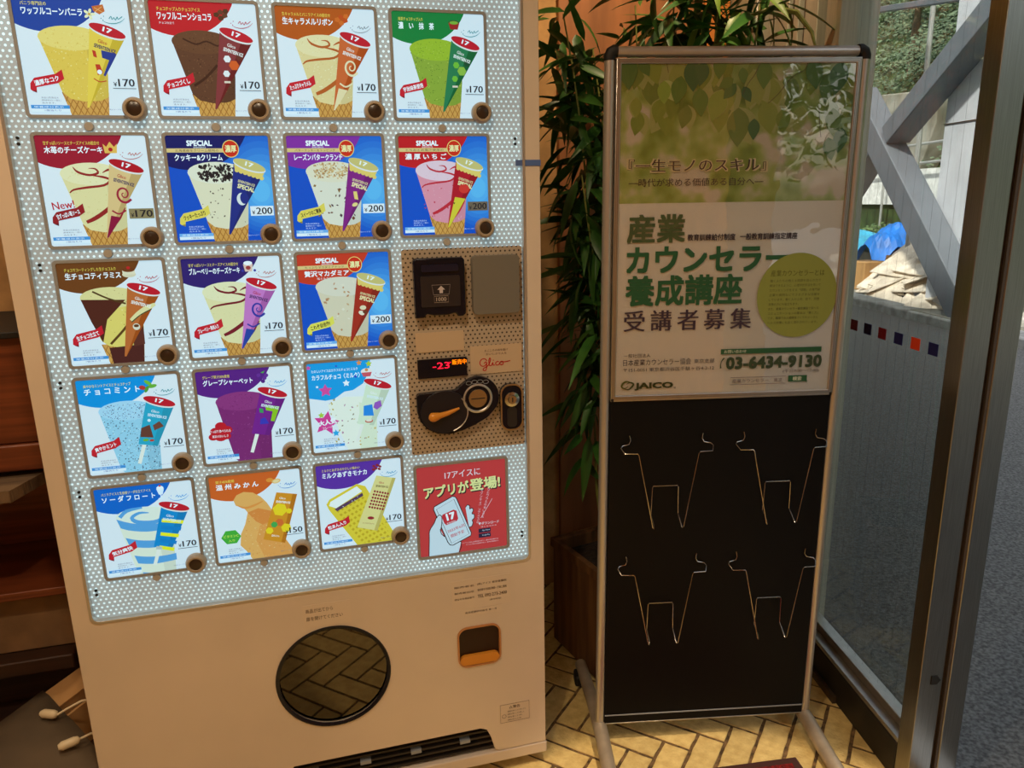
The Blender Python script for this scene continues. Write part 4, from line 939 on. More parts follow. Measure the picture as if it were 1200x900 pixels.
ph2 = [(23, 46), (48, 35), (68, 85), (42, 95)]; ph2 = tf(ph2); a.stroke(ph2, .5, K, closed=True)
a.poly(tf([(27, 54), (30, 57), (29.5, 66), (27, 74), (24, 70), (23, 58)]), G); a.stroke(tf([(23, 56), (27, 54), (30, 57), (29.5, 66), (28, 74)]), .9, K)
sq = [(31, 54), (47, 49), (51, 51), (53, 62), (51, 65), (36, 69), (33, 66), (30, 57)]; sq = tf(sq); a.poly(sq, (206, 50, 60))
a.text('17', 30.5, 58.5, 7.6, (250, 250, 250), w=9, bold=.06, rot=-12); a.text('SEVENTEEN', 31, 69, 1.6, (250, 250, 250), w=10, rot=-14)
a.text('2023年6月', 31, 77.5, 4, (206, 70, 80), w=20, rot=-16, bold=.02); a.text('開始予定', 34.5, 83.5, 4.2, (206, 70, 80), w=16, rot=-16, bold=.02)
a.vtext('セブンティーンアイスの', 71, 33, 3.3, (240, 200, 204), slant=-.6); a.vtext('ひとつうえの楽しさを', 79, 33, 3.1, (240, 200, 204), slant=-.9); a.stroke([(84, 46), (70, 68)], .5, (240, 200, 204))
a.text('▼ダウンロード', 67, 73, 3.6, (240, 220, 220), w=24, bold=.02); a.text('はこちらから', 70, 78, 1.6, (240, 210, 210), w=18)
a.rect_(67, 81, 81, 86, (34, 34, 60)); a.rect_(67, 87, 81, 92, (34, 34, 60)); a.text('App Store', 71, 82.3, 2.2, (220, 220, 230), w=9); a.text('Google Play', 71, 88.3, 2.2, (220, 220, 230), w=9)
for i in range(2): a.text('※アプリのご利用には会員登録が必要です。通信料はお客様負担です', 48 if i == 0 else 52, 95 + i * 2.6, 1.5, (240, 200, 200), w=42 - 4 * i)
a.build('artwork', M['ink_lit'], ap)

# ------------------------------------------------------------------ poster stand (local: x right from poster's left edge, y back, z up from the floor)
SX, SY, SZ = .2343, 1.6503, 1.661
sg = empty('poster_stand', (SX, SY, 0), .061)
tag(sg, 'freestanding aluminium poster stand with a framed green recruitment poster above a black board', 'poster stand')
sg.rotation_euler = (0, .0040, .061)
ZT = SZ  # z of the poster's top edge
def sbox(name, m, x0, x1, y0, y1, z0, z1, bev=.001, parent=sg):
    b = MB(); b.box(x0, x1, y0, y1, z0, z1); return b.build(name, m, parent, bevel=bev)
for x in (-.0225, .5275):
    b = MB(); b.tube([(x, .008, .035), (x, .008, ZT + .012)], .0115, 20); b.build('pole', M['alu_bar'], sg, smooth=True)
b = MB(); b.tube([(-.010, .008, ZT + .0255), (.515, .008, ZT + .0255)], .0105, 20); b.build('top_tube', M['alu_bar'], sg, smooth=True)
for x, s in ((-.0225, 1), (.5275, -1)):
    b = MB(); b.tube([(x, .008, ZT + .008), (x, .008, ZT + .016), (x + s * .003, .008, ZT + .0235), (x + s * .009, .008, ZT + .0265), (x + s * .016, .008, ZT + .0265)], [.0125, .0128, .0132, .0132, .0128], 16)
    b.build('corner_joint', M['rub'], sg, smooth=True)
# poster frame
PH = .715
b = MB(); b.prism([[(-.011, ZT + .0115), (.516, ZT + .0115), (.516, ZT - PH - .014), (-.011, ZT - PH - .014)], [(0, ZT), (.505, ZT), (.505, ZT - PH), (0, ZT - PH)]], -.007, .010)
fr = b.build('poster_frame', M['alu'], sg, bevel=.0018)
for s in (.0035, .0070):
    b = MB(); b.prism([[(-s - .0006, ZT + s + .0006), (.505 + s + .0006, ZT + s + .0006), (.505 + s + .0006, ZT - PH - s - .0006), (-s - .0006, ZT - PH - s - .0006)], [(-s, ZT + s), (.505 + s, ZT + s), (.505 + s, ZT - PH - s), (-s, ZT - PH - s)]], -.0074, -.006)
    b.build('frame_groove', M['brown_alu'], fr)
for x in (-.007, .512): sbox('frame_clip', M['rub'], x - .003, x + .003, -.0085, 0, ZT - PH - .0135, ZT - PH - .0065, parent=fr)
# poster paper
pm = bpy.data.materials.new('leafy photograph print'); pm.use_nodes = True
n = pm.node_tree.nodes; l = pm.node_tree.links; bs = n['Principled BSDF']; bs.inputs['Roughness'].default_value = .5
tc = n.new('ShaderNodeTexCoord'); t = n.new('ShaderNodeTexNoise'); t.inputs['Scale'].default_value = 13; t.inputs['Detail'].default_value = 2.0; l.new(tc.outputs['Object'], t.inputs[0])
rp = n.new('ShaderNodeValToRGB'); l.new(t.outputs[0], rp.inputs[0]); e_ = rp.color_ramp.elements
e_[0].position = .32; e_[0].color = (*lin((100, 138, 46)), 1); e_[1].position = .60; e_[1].color = (*lin((224, 214, 202)), 1)
k = rp.color_ramp.elements.new(.42); k.color = (*lin((140, 170, 68)), 1); k = rp.color_ramp.elements.new(.52); k.color = (*lin((178, 198, 118)), 1)
l.new(rp.outputs[0], bs.inputs['Base Color'])
b = MB(); b.box(0, .505, -.0012, .004, ZT - PH, ZT); pp = b.build('poster', mat('poster paper', (242, 240, 238), rough=.5), sg)
b = MB(); b.box(0, .505, -.0016, -.0012, ZT - .283, ZT); b.build('leaf_photograph', pm, pp)
a = Art(0, ZT, .001, 505, PH * 1000, -.0018, step=.00002)
rnd = random.Random(11)
def pleaf(x, y, L, wd, rot, c):
    P = []
    for i in range(9): t = i / 8; P.append((t * L, wd * math.sin(math.pi * t ** .8)))
    for i in range(7, 0, -1): t = i / 8; P.append((t * L, -wd * math.sin(math.pi * t ** .8)))
    cr, sr = math.cos(R(rot)), math.sin(R(rot)); a.poly([(x + p[0] * cr - p[1] * sr, y + p[0] * sr + p[1] * cr) for p in P], c)
greens = [(150, 174, 78), (160, 180, 86), (136, 164, 72), (172, 186, 104), (128, 156, 78)]
for i in range(46):
    x, y = rnd.uniform(-10, 500), rnd.uniform(-25, 95); L = rnd.uniform(40, 82)
    pleaf(x, y, L * 1.03, L * .33, rnd.uniform(60, 120), (186, 194, 128)); pleaf(x, y + 1, L, L * .31, rnd.uniform(70, 110), rnd.choice(greens))
dk = [(88, 124, 64), (74, 114, 70), (104, 136, 62)]
for (x, y, L, r_) in ((12, -18, 70, 86), (40, -10, 40, 60), (150, -8, 64, 86), (176, -4, 50, 100), (128, 24, 58, 100), (168, 48, 58, 84), (210, -16, 48, 92), (258, 8, 34, 80), (306, -6, 58, 90), (246, 40, 40, 130), (262, 46, 36, 60), (240, 30, 36, 150), (410, -10, 64, 80), (448, 20, 60, 96), (474, -4, 70, 100), (462, 90, 60, 84), (486, 130, 54, 96), (456, 150, 50, 76), (290, 110, 44, 90)):
    pleaf(x, y, L, L * .30, r_, rnd.choice(dk))
for P in ([(296, 0), (284, 24), (272, 40), (262, 62)], [(398, 0), (392, 14), (366, 28), (340, 60), (318, 80)], [(430, 84), (436, 130), (440, 150)], [(96, 0), (100, 18)]): a.stroke(P, 1.1, (92, 74, 60))
K = (58, 46, 50); GR = (44, 92, 58); HALO = (214, 200, 160)
a.text('『一生モノのスキル』', 17, 190, 29, HALO, w=308, bold=.055); a.text('『一生モノのスキル』', 20, 191, 27, K, w=302, bold=.012)
a.text('―時代が求める価値ある自分へ―', 21, 231, 17, K, w=298, bold=-.002)
a.text('産業', 21, 308, 59, GR, w=127, bold=.033); a.text('カウンセラー', 21, 378, 55, GR, w=367, bold=.04); a.text('養成講座', 20, 441, 66, GR, w=264, bold=.033)
[a.text(ch, 17 + i * 61.5, 518, 47, (66, 52, 66), w=47, bold=.024) for i, ch in enumerate('受講者募集')]
a.text('教育訓練給付制度', 155, 351, 14, K, w=108, bold=.03); a.text('一般教育訓練指定講座', 274, 351, 14, K, w=130, bold=.03)
a.poly(ell(414, 492, 93, 96, n=64), (142, 150, 70))
a.text('産業カウンセラーとは', 350, 434, 14, (90, 92, 30), w=124, bold=.015)
for i, t in enumerate(('働く人たちの抱える問題を自らの力で', '解決できるように、心理学的手法を用いて', 'カウンセリングをする「傾聴」の専門家', '企業や病院などでさまざまな活躍を', 'しています。働く人の上司、部下、同僚', '家族の方にも役立ちます。', 'また、産業カウンセラー養成講座で学べる', 'コミュニケーションの基本は「聴く力」', 'です。職場での人間関係づくりやメンタル', 'ヘルス対策にも広く活かされています。')):
    a.text(t, 349, 455 + i * 10.6, 6.2, (78, 78, 36), w=118 if i not in (5,) else 70)
a.text('一般社団法人', 18, 617, 9, K, w=62); a.text('日本産業カウンセラー協会', 17, 630, 15, K, w=158, bold=.005); a.text('東京支部', 182, 633, 10, K, w=48)
a.text('〒151-0051 東京都渋谷区千駄ヶ谷4-2-12', 18, 650, 9.5, K, w=212)
a.text('JAICO', 46, 686, 17, (58, 62, 30), w=88, bold=.05)
a.stroke([(33, 683), (24, 682), (16, 688), (15, 695), (22, 698), (30, 693)], [2, 4, 4.5, 4, 3, 1], (84, 88, 30)); a.stroke([(20, 699), (30, 701), (38, 695), (42, 688), (34, 684), (26, 688)], [1, 3, 4.5, 4, 3, 1], (64, 70, 30)); a.text('®', 137, 697, 5, K)
a.rect_(244, 612, 482, 624, GR); a.text('お問い合わせ', 252, 614, 8, (220, 220, 200), w=52, bold=.01)
a.stroke([(253, 633), (247, 640), (245, 650), (246, 657)], [4, 2.2, 2.2, 4], (70, 80, 50))
a.text('03-6434-9130', 259, 632, 27, (58, 74, 50), w=225, bold=.045); a.text('(平日9:00〜17:00)', 394, 664, 9, K, w=86)
a.stroke([(270, 680), (402, 680), (402, 697), (270, 697)], 1, (100, 80, 84), closed=True); a.text('産業カウンセラー', 275, 684, 9, (110, 90, 90), w=86); a.text('東京', 374, 684, 9, (110, 90, 90), w=20)
a.rect_(408, 679, 453, 694, GR); a.text('検索', 419, 681.5, 10, (230, 230, 210), w=21, bold=.02); a.poly([(446, 690), (456, 700), (452, 694), (457, 693)], GR)
a.build('printed_poster', M['ink'], pp)
b = MB(); b.box(.0005, .5045, -.0042, -.0036, ZT - PH + .0005, ZT - .0005); b.build('cover_sheet', M['cover'], fr)
# black board below
bb = sbox('display_board', M['board'], -.0115, .5165, -.001, .012, ZT - 1.600, ZT - PH - .0125)
sbox('board_rail', M['bezel'], -.011, .516, -.0026, -.001, ZT - 1.578, ZT - 1.5745, .0005, parent=bb)
sbox('bottom_edge', M['alu'], -.0115, .5165, -.0016, .014, ZT - 1.603, ZT - 1.600, .0005, parent=bb)
# feet
for x, s in ((-.0225, -1), (.5275, 1)):
    b = MB(); b.tube([(x + s * .004, .30, .030), (x, .12, .044), (x, .008, .048), (x, -.02, .047), (x + s * .001, -.10, .035), (x + s * .004, -.24, .021), (x + s * .004, -.262, .020)], [.017, .0175, .0185, .0185, .0185, .018, .014], 18)
    f = b.build('foot_bar', mat('worn aluminium foot', (186, 170, 148), rough=.42, metal=.4, noise=.08, nscale=20), sg, smooth=True)
    for yy in (.255, -.25):
        b = MB(); b.box(x - .030, x + .008, yy - .022, yy + .022, 0, .034); b.build('rubber_cap', M['rub'], f, bevel=.006)
# wire leaflet holders hooked on the board, each lifts off
def holder():
    b = MB(); S_ = 1
    def side(s): return [(s * .088, -.004, .026), (s * .086, -.006, .014), (s * .090, -.008, .006), (s * .106, -.010, .003), (s * .110, -.016, -.001), (s * .104, -.030, -.010), (s * .074, -.032, -.010), (s * .071, -.033, -.014), (s * .037, -.048, -.190), (s * .0345, -.047, -.194), (s * .033, -.040, -.188), (s * .033, -.012, -.172), (s * .0315, -.012, -.104), (s * .029, -.012, -.100)]
    P = side(-1) + side(1)[::-1]
    b.tube(P, .0013, 8); return b
hd = None
for (cx, z, lb) in ((.124, -.839, 'upper left chrome wire leaflet holder hooked on the black board'), (.399, -.839, 'upper right chrome wire leaflet holder hooked on the black board'),
                    (.1225, -1.150, 'lower left chrome wire leaflet holder hooked on the black board'), (.3985, -1.150, 'lower right chrome wire leaflet holder hooked on the black board')):
    if hd is None: hd = o = holder().build('wire_holder', M['silver'], None, smooth=True)
    else: o = hd.copy(); col.objects.link(o)
    o.matrix_world = Matrix.Translation((SX, SY, 0)) @ sg.rotation_euler.to_matrix().to_4x4() @ Matrix.Translation((cx, 0, ZT + z))
    tag(o, lb, 'leaflet holder', 'wire leaflet holders on the black board')
# doormat
dm = empty('doormat', (.699, 1.577, 0), .14); tag(dm, 'red carpeted doormat with dark rubber edging on the cream tiled floor', 'doormat')
b = MB(); b.box(-.60, 0, -.45, 0, .0005, .010); b.build('edging', M['mat_edge'], dm, bevel=.003)
b = MB(); b.box(-.578, -.022, -.428, -.022, .008, .014); b.build('carpet_pile', M['red_mat'], dm, bevel=.002)

# ------------------------------------------------------------------ potted bamboo behind the stand
PY = R(27)
pt = empty('potted_bamboo', (.235, 1.895, 0), PY)
tag(pt, 'tall leafy bamboo plant in a wooden box planter behind the poster stand', 'potted plant')
b = MB(); b.prism([[(0, 0), (.52, 0), (.52, .255), (0, .255)], [(.016, .016), (.504, .016), (.504, .239), (.016, .239)]], .01, .36, ax='z'); b.box(.01, .51, .01, .245, .01, .03)
pl_ = b.build('planter_box', M['planter'], pt, bevel=.002)
for y in (-.004, .255): 
    b = MB(); b.box(-.006, .526, y, y + .006, .335, .362); b.build('rim_board', M['planter'], pl_)
for x in (-.006, .52):
    b = MB(); b.box(x, x + .006, -.004, .261, .335, .362); b.build('rim_board', M['planter'], pl_)
b = MB(); b.box(.016, .504, .016, .239, .25, .32); b.build('soil', M['soil'], pt)
rnd = random.Random(5)
def leaf_mesh(L, wd, droop, fold):
    b = MB(); n = 7; vs = []
    for i in range(n + 1):
        t = i / n; x = L * (t - .12 * t * t * droop); z = -droop * L * .55 * t * t
        w_ = wd * (math.sin(math.pi * min(1, t ** .62)) ** .9 if 0 < t < 1 else .02)
        vs += [(x, -w_, z + w_ * fold), (x, 0, z), (x, w_, z + w_ * fold)]
    fs = []
    for i in range(n): a = i * 3; fs += [(a, a + 1, a + 4, a + 3), (a + 1, a + 2, a + 5, a + 4)]
    b.add(vs, fs); return b
LM = []
for i, (L, wd, dr, fo) in enumerate(((.180, .0140, .35, .35), (.155, .0135, .9, .3), (.20, .0125, .6, .4), (.14, .0145, .2, .3))):
    for m in ('leaf', 'leaf2'):
        o = leaf_mesh(L, wd, dr, fo).build('leaf', M[m], pt, smooth=True, recalc=False); LM.append(o.data); bpy.data.objects.remove(o)
inv = Matrix.Translation((.235, 1.895, 0)) @ Matrix.Rotation(PY, 4, 'Z'); inv = inv.inverted()
def L2(p): return inv @ Vector(p)
nleaf = 0
def add_leaf(p, az, el, k, s=1, roll=0):
    global nleaf
    if nleaf >= 298: return
    o = bpy.data.objects.new('leaf', LM[k]); col.objects.link(o); o.parent = pt; o.location = L2(p)
    o.rotation_euler = Matrix.Rotation(az - PY, 3, 'Z').to_4x4().to_euler(); o.rotation_euler = (Matrix.Rotation(az - PY, 3, 'Z') @ Matrix.Rotation(-el, 3, 'Y') @ Matrix.Rotation(roll, 3, 'X')).to_euler(); o.scale = (s, s, s)
    nleaf += 1
# canes: base in the planter, rising and leaning; (x, y) world at base, tip (x, y, z)
canes = [((.30, 2.02), (.15, 2.10, 1.86), 44), ((.33, 2.06), (.24, 2.14, 1.78), 42), ((.28, 1.98), (.20, 1.98, 1.45), 34), ((.38, 2.08), (.30, 2.16, 1.60), 26),
         ((.45, 2.06), (.44, 2.10, 1.93), 40), ((.52, 2.10), (.56, 2.12, 1.96), 42), ((.58, 2.14), (.68, 2.14, 1.95), 36), ((.36, 2.10), (.36, 2.20, 1.90), 18), ((.27, 2.06), (.19, 2.06, 1.02), 16)]
for ci, ((bx, by), (tx, ty, tz), nl) in enumerate(canes):
    P = []
    for i in range(13):
        t = i / 12; P.append(L2((bx + (tx - bx) * t ** 1.6 + .008 * math.sin(t * 9 + ci), by + (ty - by) * t ** 1.6, .30 + (tz - .30) * t)))
    b = MB(); b.tube(P, [.0055 * (1 - .6 * i / 12) for i in range(13)], 7); b.build('cane', M['stem'], pt, smooth=True)
    for j in range(nl):
        lo = .42 if ci < 4 else (.80 if ci < 8 else .4)
        t = lo + (1 - lo) * (j + .5) / nl if j < nl - 5 else 1
        x = bx + (tx - bx) * t ** 1.6; y = by + (ty - by) * t ** 1.6; z = .30 + (tz - .30) * t
        az = rnd.uniform(0, 6.28); el = rnd.uniform(-1.25, .35) if t < .97 else rnd.uniform(-.7, .9)
        off = rnd.uniform(.0, .07); q = (x + off * math.cos(az), y + off * math.sin(az) * .7, z + rnd.uniform(-.02, .03))
        add_leaf(q, az, el, rnd.choice((0, 0, 2, 2, 4, 4, 6, 1 if tz > 1.9 else 0, 3 if tz > 1.9 else 4)), rnd.uniform(.75, 1.15), rnd.uniform(-.8, .8))
# the countless small leaves of the thicket
xb = MB(); r3 = random.Random(77)
for ci, ((bx, by), (tx, ty, tz), nl) in enumerate(canes):
    for j in range(int(nl * (2.6 if ci < 4 else .7))):
        lo = .40 if ci < 4 else (.84 if ci < 8 else .4)
        t = r3.uniform(lo, 1); az = r3.uniform(0, 6.28); el = r3.uniform(-1.2, .5)
        x = bx + (tx - bx) * t ** 1.6 + r3.uniform(-.05, .05); y = by + (ty - by) * t ** 1.6 + r3.uniform(-.03, .08); z = .30 + (tz - .30) * t + r3.uniform(-.03, .03)
        s_ = leaf_mesh(r3.uniform(.12, .19), r3.uniform(.010, .015), r3.uniform(.2, .8), .3)
        Mx = Matrix.Translation(L2((x, y, z))) @ (Matrix.Rotation(az - PY, 3, 'Z') @ Matrix.Rotation(-el, 3, 'Y') @ Matrix.Rotation(r3.uniform(-.8, .8), 3, 'X')).to_4x4()
        xb.add([Mx @ Vector(v) for v in s_.v], s_.f)
o = xb.build('small_leaf', M['leaf'], pt, smooth=True, recalc=False); o['kind'] = 'stuff'
# one long arching grassy shoot at the right
P = [L2(p) for p in ((.56, 2.12, 1.72), (.62, 2.12, 1.84), (.70, 2.10, 1.865), (.76, 2.09, 1.85), (.80, 2.08, 1.80), (.815, 2.07, 1.74))]
b = MB(); b.tube(P, [.002, .004, .006, .007, .005, .002], 6); b.build('arching_shoot', M['stem'], pt, smooth=True)

# ------------------------------------------------------------------ left of the machine (machine frame)
cb = empty('wooden_cabinet', O, YAW); tag(cb, 'dark red-brown wooden counter cabinet with an open recess to the left of the vending machine', 'cabinet')
def cbox(name, m, x0, x1, y0, y1, z0, z1, bev=.002, parent=cb):
    b = MB(); b.box(x0, x1, y0, y1, z0, z1); return b.build(name, M[m], parent, bevel=bev)
cbox('counter_top', 'rub', -1.6, -.02, .43, .855, 1.100, 1.115)
cbox('apron_board', 'wood_red', -1.6, -.03, .452, .47, .840, 1.100)
cbox('rail', 'wood_red', -1.6, -.03, .440, .47, .772, .838, .004)
cbox('recess_back', 'wood_red', -1.6, -.03, .78, .80, .445, .775)
cbox('bottom_shelf', 'wood_red', -1.6, -.03, .452, .80, .425, .447, .003)
cbox('side_panel', 'wood_red', -.055, -.03, .452, .80, .26, .84)
cbox('lower_board', 'low_wall', -1.6, -.03, .50, .52, .255, .425)
cbox('plinth_board', 'wood_dark', -1.6, -.165, .445, .50, .213, .255, .004)
cbox('plinth', 'wood_dark', -1.6, -.03, .56, .60, 0, .255)
cbox('floor_step', 'wood_dark', -1.6, -.03, .30, .56, 0, .075, .004)
# weathered shelf board with a rough front edge
rnd = random.Random(3); P = [(-.75, .60), (-.150, .60), (-.160, .46)]
for i in range(26): P.append((-.185 - i * .021 - (.012 if i == 0 else 0), .345 + rnd.uniform(-.006, .006) - i * .0008))
b = MB(); b.prism([P], .728, .757, ax='z'); b.build('weathered_shelf', M['wood_edge'], cb, bevel=.001)
# cardboard box with black cover
A_, B_ = Vector((.53, .85, 0)).normalized(), Vector((.60, -.80, 0)).normalized()
P0 = Vector((-.218, .373, 0))
cx = empty('cardboard_box', O + Matrix.Rotation(YAW, 3, 'Z') @ P0, YAW); tag(cx, 'open brown cardboard box half hidden by a black cover beside the vending machine', 'box')
def quadprism(o0, a0, a1, b0, b1, z0, z1):
    b = MB(); b.prism([[tuple((A_ * a + B_ * c)[:2]) for a, c in ((a0, b0), (a1, b0), (a1, b1), (a0, b1))]], z0, z1, ax='z'); return b
quadprism(P0, -.22, .118, .006, .085, .0, .196).build('carton', M['card'], cx, bevel=.002)
quadprism(P0, -.22, .120, .0, .088, .1965, .2005).build('top_flap', M['card'], cx)
quadprism(P0, -.10, .125, .115, .122, .0, .185).build('side_flap', M['card'], cx)
cv = MB()
rows = []
for i in range(9):
    c = -.01 + i * .045
    rows.append([P0 * 0 + A_ * a_ + B_ * c + Vector((0, 0, .204 - max(0, c - .10) * .12 + .004 * math.sin(i * 1.7 + a_ * 14))) for a_ in [-.55 + .55 * j / 12 for j in range(13)]])
vs = [p for r_ in rows for p in r_]; fs = [(i * 13 + j, i * 13 + j + 1, (i + 1) * 13 + j + 1, (i + 1) * 13 + j) for i in range(8) for j in range(12)]
cv.add(vs, fs)
co = cv.build('black_cover', M['black_cloth'], None, smooth=True); co.location = cx.location; co.rotation_euler.z = YAW
sm = co.modifiers.new('s', 'SOLIDIFY'); sm.thickness = .006; sm.offset = -1
tag(co, 'black cover sheet lying over the cardboard box beside the vending machine', 'cover')
bx = MB(); bx.prism([[tuple((A_ * a + B_ * c)[:2]) for a, c in ((-.5, .13), (-.03, .13), (-.03, .30), (-.5, .30))]], 0, .15, ax='z')
o = bx.build('storage_crate', M['wood_dark'], None, bevel=.003); o.location = cx.location; o.rotation_euler.z = YAW; tag(o, 'dark crate under the black cover sheet', 'crate')
# cables with ivory ends
def cable(T, dirv, pts, lb):
    e = empty('power_cord', O, YAW); tag(e, lb, 'cable', 'ivory-tipped cords by the machine')
    b = MB(); b.tube(pts, .0028, 8); b.build('cord', M['ivory'], e, smooth=True)
    d = Vector(dirv).normalized(); T = Vector(T)
    b = MB(); b.tube([T, T + d * .004, T + d * .012, T + d * .036, T + d * .044], [.003, .0085, .0105, .0105, .006], 12); b.build('cord_tip', M['ivory'], e, smooth=True)
cable((-.150, .245, .217), (-.8, .35, .0), [(-.150, .245, .217), (-.13, .250, .225), (-.10, .262, .232), (-.065, .27, .226), (-.03, .28, .20), (.002, .30, .18)], 'ivory-tipped cord, the upper of two beside the machine')
cable((-.078, .150, .208), (-.8, -.35, .0), [(-.078, .150, .208), (-.06, .165, .206), (-.035, .18, .19), (.0, .20, .15), (.002, .22, .14)], 'ivory-tipped cord, the lower of two beside the machine')

# ------------------------------------------------------------------ outside (room frame)
rbox('asphalt_ground', M['asphalt'], 1.10, 5.15, -12, 30, -.12, -.03)
rbox('asphalt_forecourt', M['asphalt'], -14, 14, -30, -12, -.12, -.03)
rbox('kerb_strip', M['kerb'], 5.15, 5.45, -12, 30, -.12, .07, bevel=.02)
rbox('yard_ground', M['concrete'], 5.45, 9.0, -12, 40, -.12, .03)
rbox('outer_wall', M['concrete'], 1.014, 1.2, 2.56, 9, -.1, 3.2)
rbox('shade_slab', M['concrete'], -4, 1.6, -12, 14, 5.2, 5.5)  # unseen slab added overhead to keep the near asphalt in shade
# steel bridge frame: members as box girders in the plane X = 5.25..5.45
br = empty('steel_bracing', room(5.25, 8.0), RZ); tag(br, 'grey painted steel cross bracing with an upright column standing at the kerb outside', 'bracing')
def girder(p, q, wd, dep=.30, x=0.0, name='diagonal_girder', flange=True):
    p, q = Vector((p[0] - 8, p[1])), Vector((q[0] - 8, q[1])); d = (q - p).normalized(); n_ = Vector((-d.y, d.x)) * wd / 2
    b = MB(); b.prism([[tuple(p + n_), tuple(q + n_), tuple(q - n_), tuple(p - n_)]], x, x + dep, ax='x'); b.build(name, M['bridge'], br, bevel=.01)
girder((6.6, 3.75), (9.10, 2.07), .24)
girder((9.95, 2.62), (7.0, -.20), .30, x=-.02, name='diagonal_girder')
girder((9.55, 1.98), (10.6, 1.00), .30, x=.02, name='diagonal_girder')
girder((9.2, 4.6), (11.0, 3.60), .22, x=.02, name='upper_girder')
girder((11.5, 3.92), (7.0, 3.22), .07, dep=.1, x=.30, name='tie_rod')
b = MB(); b.box(.30, .62, 7.84 - 8, 8.40 - 8, 0, 4.9); b.build('column', M['sunlit_steel'], br, bevel=.012)
b = MB(); b.box(.288, .30, 7.84 - 8, 8.40 - 8, 2.12, 2.13); b.build('weld_joint', M['brown_alu'], br)
b = MB(); b.box(-.05, .6, 6.8 - 8, 8.1 - 8, -.07, .08); b.build('footing', M['concrete'], br)
pl = MB(); pl.tube([(0, 0, 0), (.02, .05, 6)], .035, 12); o = pl.build('street_pole', M['galv'], None, smooth=True); o.location = room(6.4, 10.2, 0); tag(o, 'thin pale upright pole behind the steel bracing', 'pole')
# heap of flattened cardboard: every sheet a thing
rnd = random.Random(21)
src = MB()
N_ = 6; vs = [(x * .5, y * .4, (.004 + .02 * math.sin(x * 2 + y)) + s) for s in (0, .012) for y in (-1, 0, 1) for x in (-1, -.3, .4, 1)]
fs = []
for s in (0, 1):
    for j in range(2):
        for i in range(3): a_ = s * 12 + j * 4 + i; fs.append((a_, a_ + 1, a_ + 5, a_ + 4) if s else (a_, a_ + 4, a_ + 5, a_ + 1))
rim = [0, 1, 2, 3, 7, 11, 10, 9, 8, 4]
for i in range(10): p_, q_ = rim[i], rim[(i + 1) % 10]; fs.append((p_, q_, q_ + 12, p_ + 12))
src.add(vs, fs); sheet = None
spots = []
for lay in range(9):
    for k in range(5):
        spots.append((5.95 + rnd.uniform(-.12, .12) + lay * .10, 8.15 + k * .42 + rnd.uniform(-.12, .12) + (.08 * lay if k < 2 else -.03 * lay), .24 + lay * .066 + rnd.uniform(0, .03)))
for i, (X, Y, Z) in enumerate(spots):
    o = sheet.copy() if sheet else src.build('cardboard_sheet', M['card2'], None, smooth=False)
    if sheet: col.objects.link(o)
    sheet = sheet or o
    o.location = room(X, Y, Z); o.rotation_euler = (rnd.uniform(-.14, .14), rnd.uniform(-.62, -.30), rnd.uniform(-.5, .5)); s = rnd.uniform(.75, 1.15); o.scale = (s, s, 1)
    tag(o, 'flattened pale brown cardboard sheet in the heap outside', 'cardboard', 'flattened cardboard sheets in the heap outside')
# boxes left of the heap
for i, (X, Y, s, rz_, lb) in enumerate(((5.95, 10.45, .40, .3, 'brown cardboard box standing at the left foot of the heap'), (6.35, 10.35, .34, 1.0, 'crumpled brown cardboard box leaning on the heap behind the first box'))):
    b = MB(); b.box(-s / 2, s / 2, -s / 2, s / 2, 0, s); o = b.build('cardboard_box', M['card'], None, bevel=.01); o.location = room(X, Y, .03 + i * .12); o.rotation_euler = (.12 * i, .1 * i, rz_); tag(o, lb, 'box')
# bundles of dark plastic in front
for i, (Y, Z, L) in enumerate(((8.55, .12, .55), (8.1, .16, .6), (8.9, .10, .4), (7.8, .22, .5))):
    b = MB(); P = [(0, -L / 2 + L * t / 8, .02 * math.sin(t * 2.1 + i)) for t in range(9)]
    b.tube(P, [.05 + .035 * math.sin(t * 1.9 + i * 2) ** 2 + .02 for t in range(9)], 9); o = b.build('plastic_bundle', mat('grey plastic film %d' % i, ((132, 140, 156), (70, 74, 84), (56, 58, 66), (160, 168, 182))[i], rough=.35, bump=.8, bscale=14), None, smooth=True)
    o.location = room(5.72 + .05 * i, Y, Z); o.rotation_euler = (.05, 0, RZ + .2 * i)
    tag(o, ('long grey bundle of plastic film under the cardboard heap', 'dark grey bundle of plastic film by the kerb at the right of the heap', 'short black bundle of plastic film by the kerb at the left of the heap', 'pale bundle of plastic film at the right end of the heap')[i], 'bundle')
# tarpaulins
def tarp(X, Y, Z, sx, sy, h, m, lb, seed):
    rr = random.Random(seed); b = MB(); n = 12; vs = []
    for j in range(n + 1):
        for i in range(n + 1):
            u_, v_ = i / n * 2 - 1, j / n * 2 - 1
            z = h * max(0, 1 - (abs(u_) ** 2.2 + abs(v_) ** 2.2) * .55) + rr.uniform(-.03, .03) * h + h * .12 * math.sin(5 * u_ + 3 * v_)
            vs.append((u_ * sx, v_ * sy, z))
    b.add(vs, [(j * (n + 1) + i, j * (n + 1) + i + 1, (j + 1) * (n + 1) + i + 1, (j + 1) * (n + 1) + i) for j in range(n) for i in range(n)])
    o = b.build('tarpaulin', M[m], None, smooth=False); o.location = room(X, Y, Z); o.rotation_euler.z = RZ; tag(o, lb, 'tarpaulin')
    k_ = o.modifiers.new('s', 'SOLIDIFY'); k_.thickness = .01
tarp(6.95, 11.5, .25, .45, .40, .62, 'tarp', 'bright blue tarpaulin bundle at the middle of the heap', 1)
tarp(7.1, 10.45, .30, .45, .5, .46, 'tarp', 'bright blue tarpaulin bundle at the right of the heap', 2)
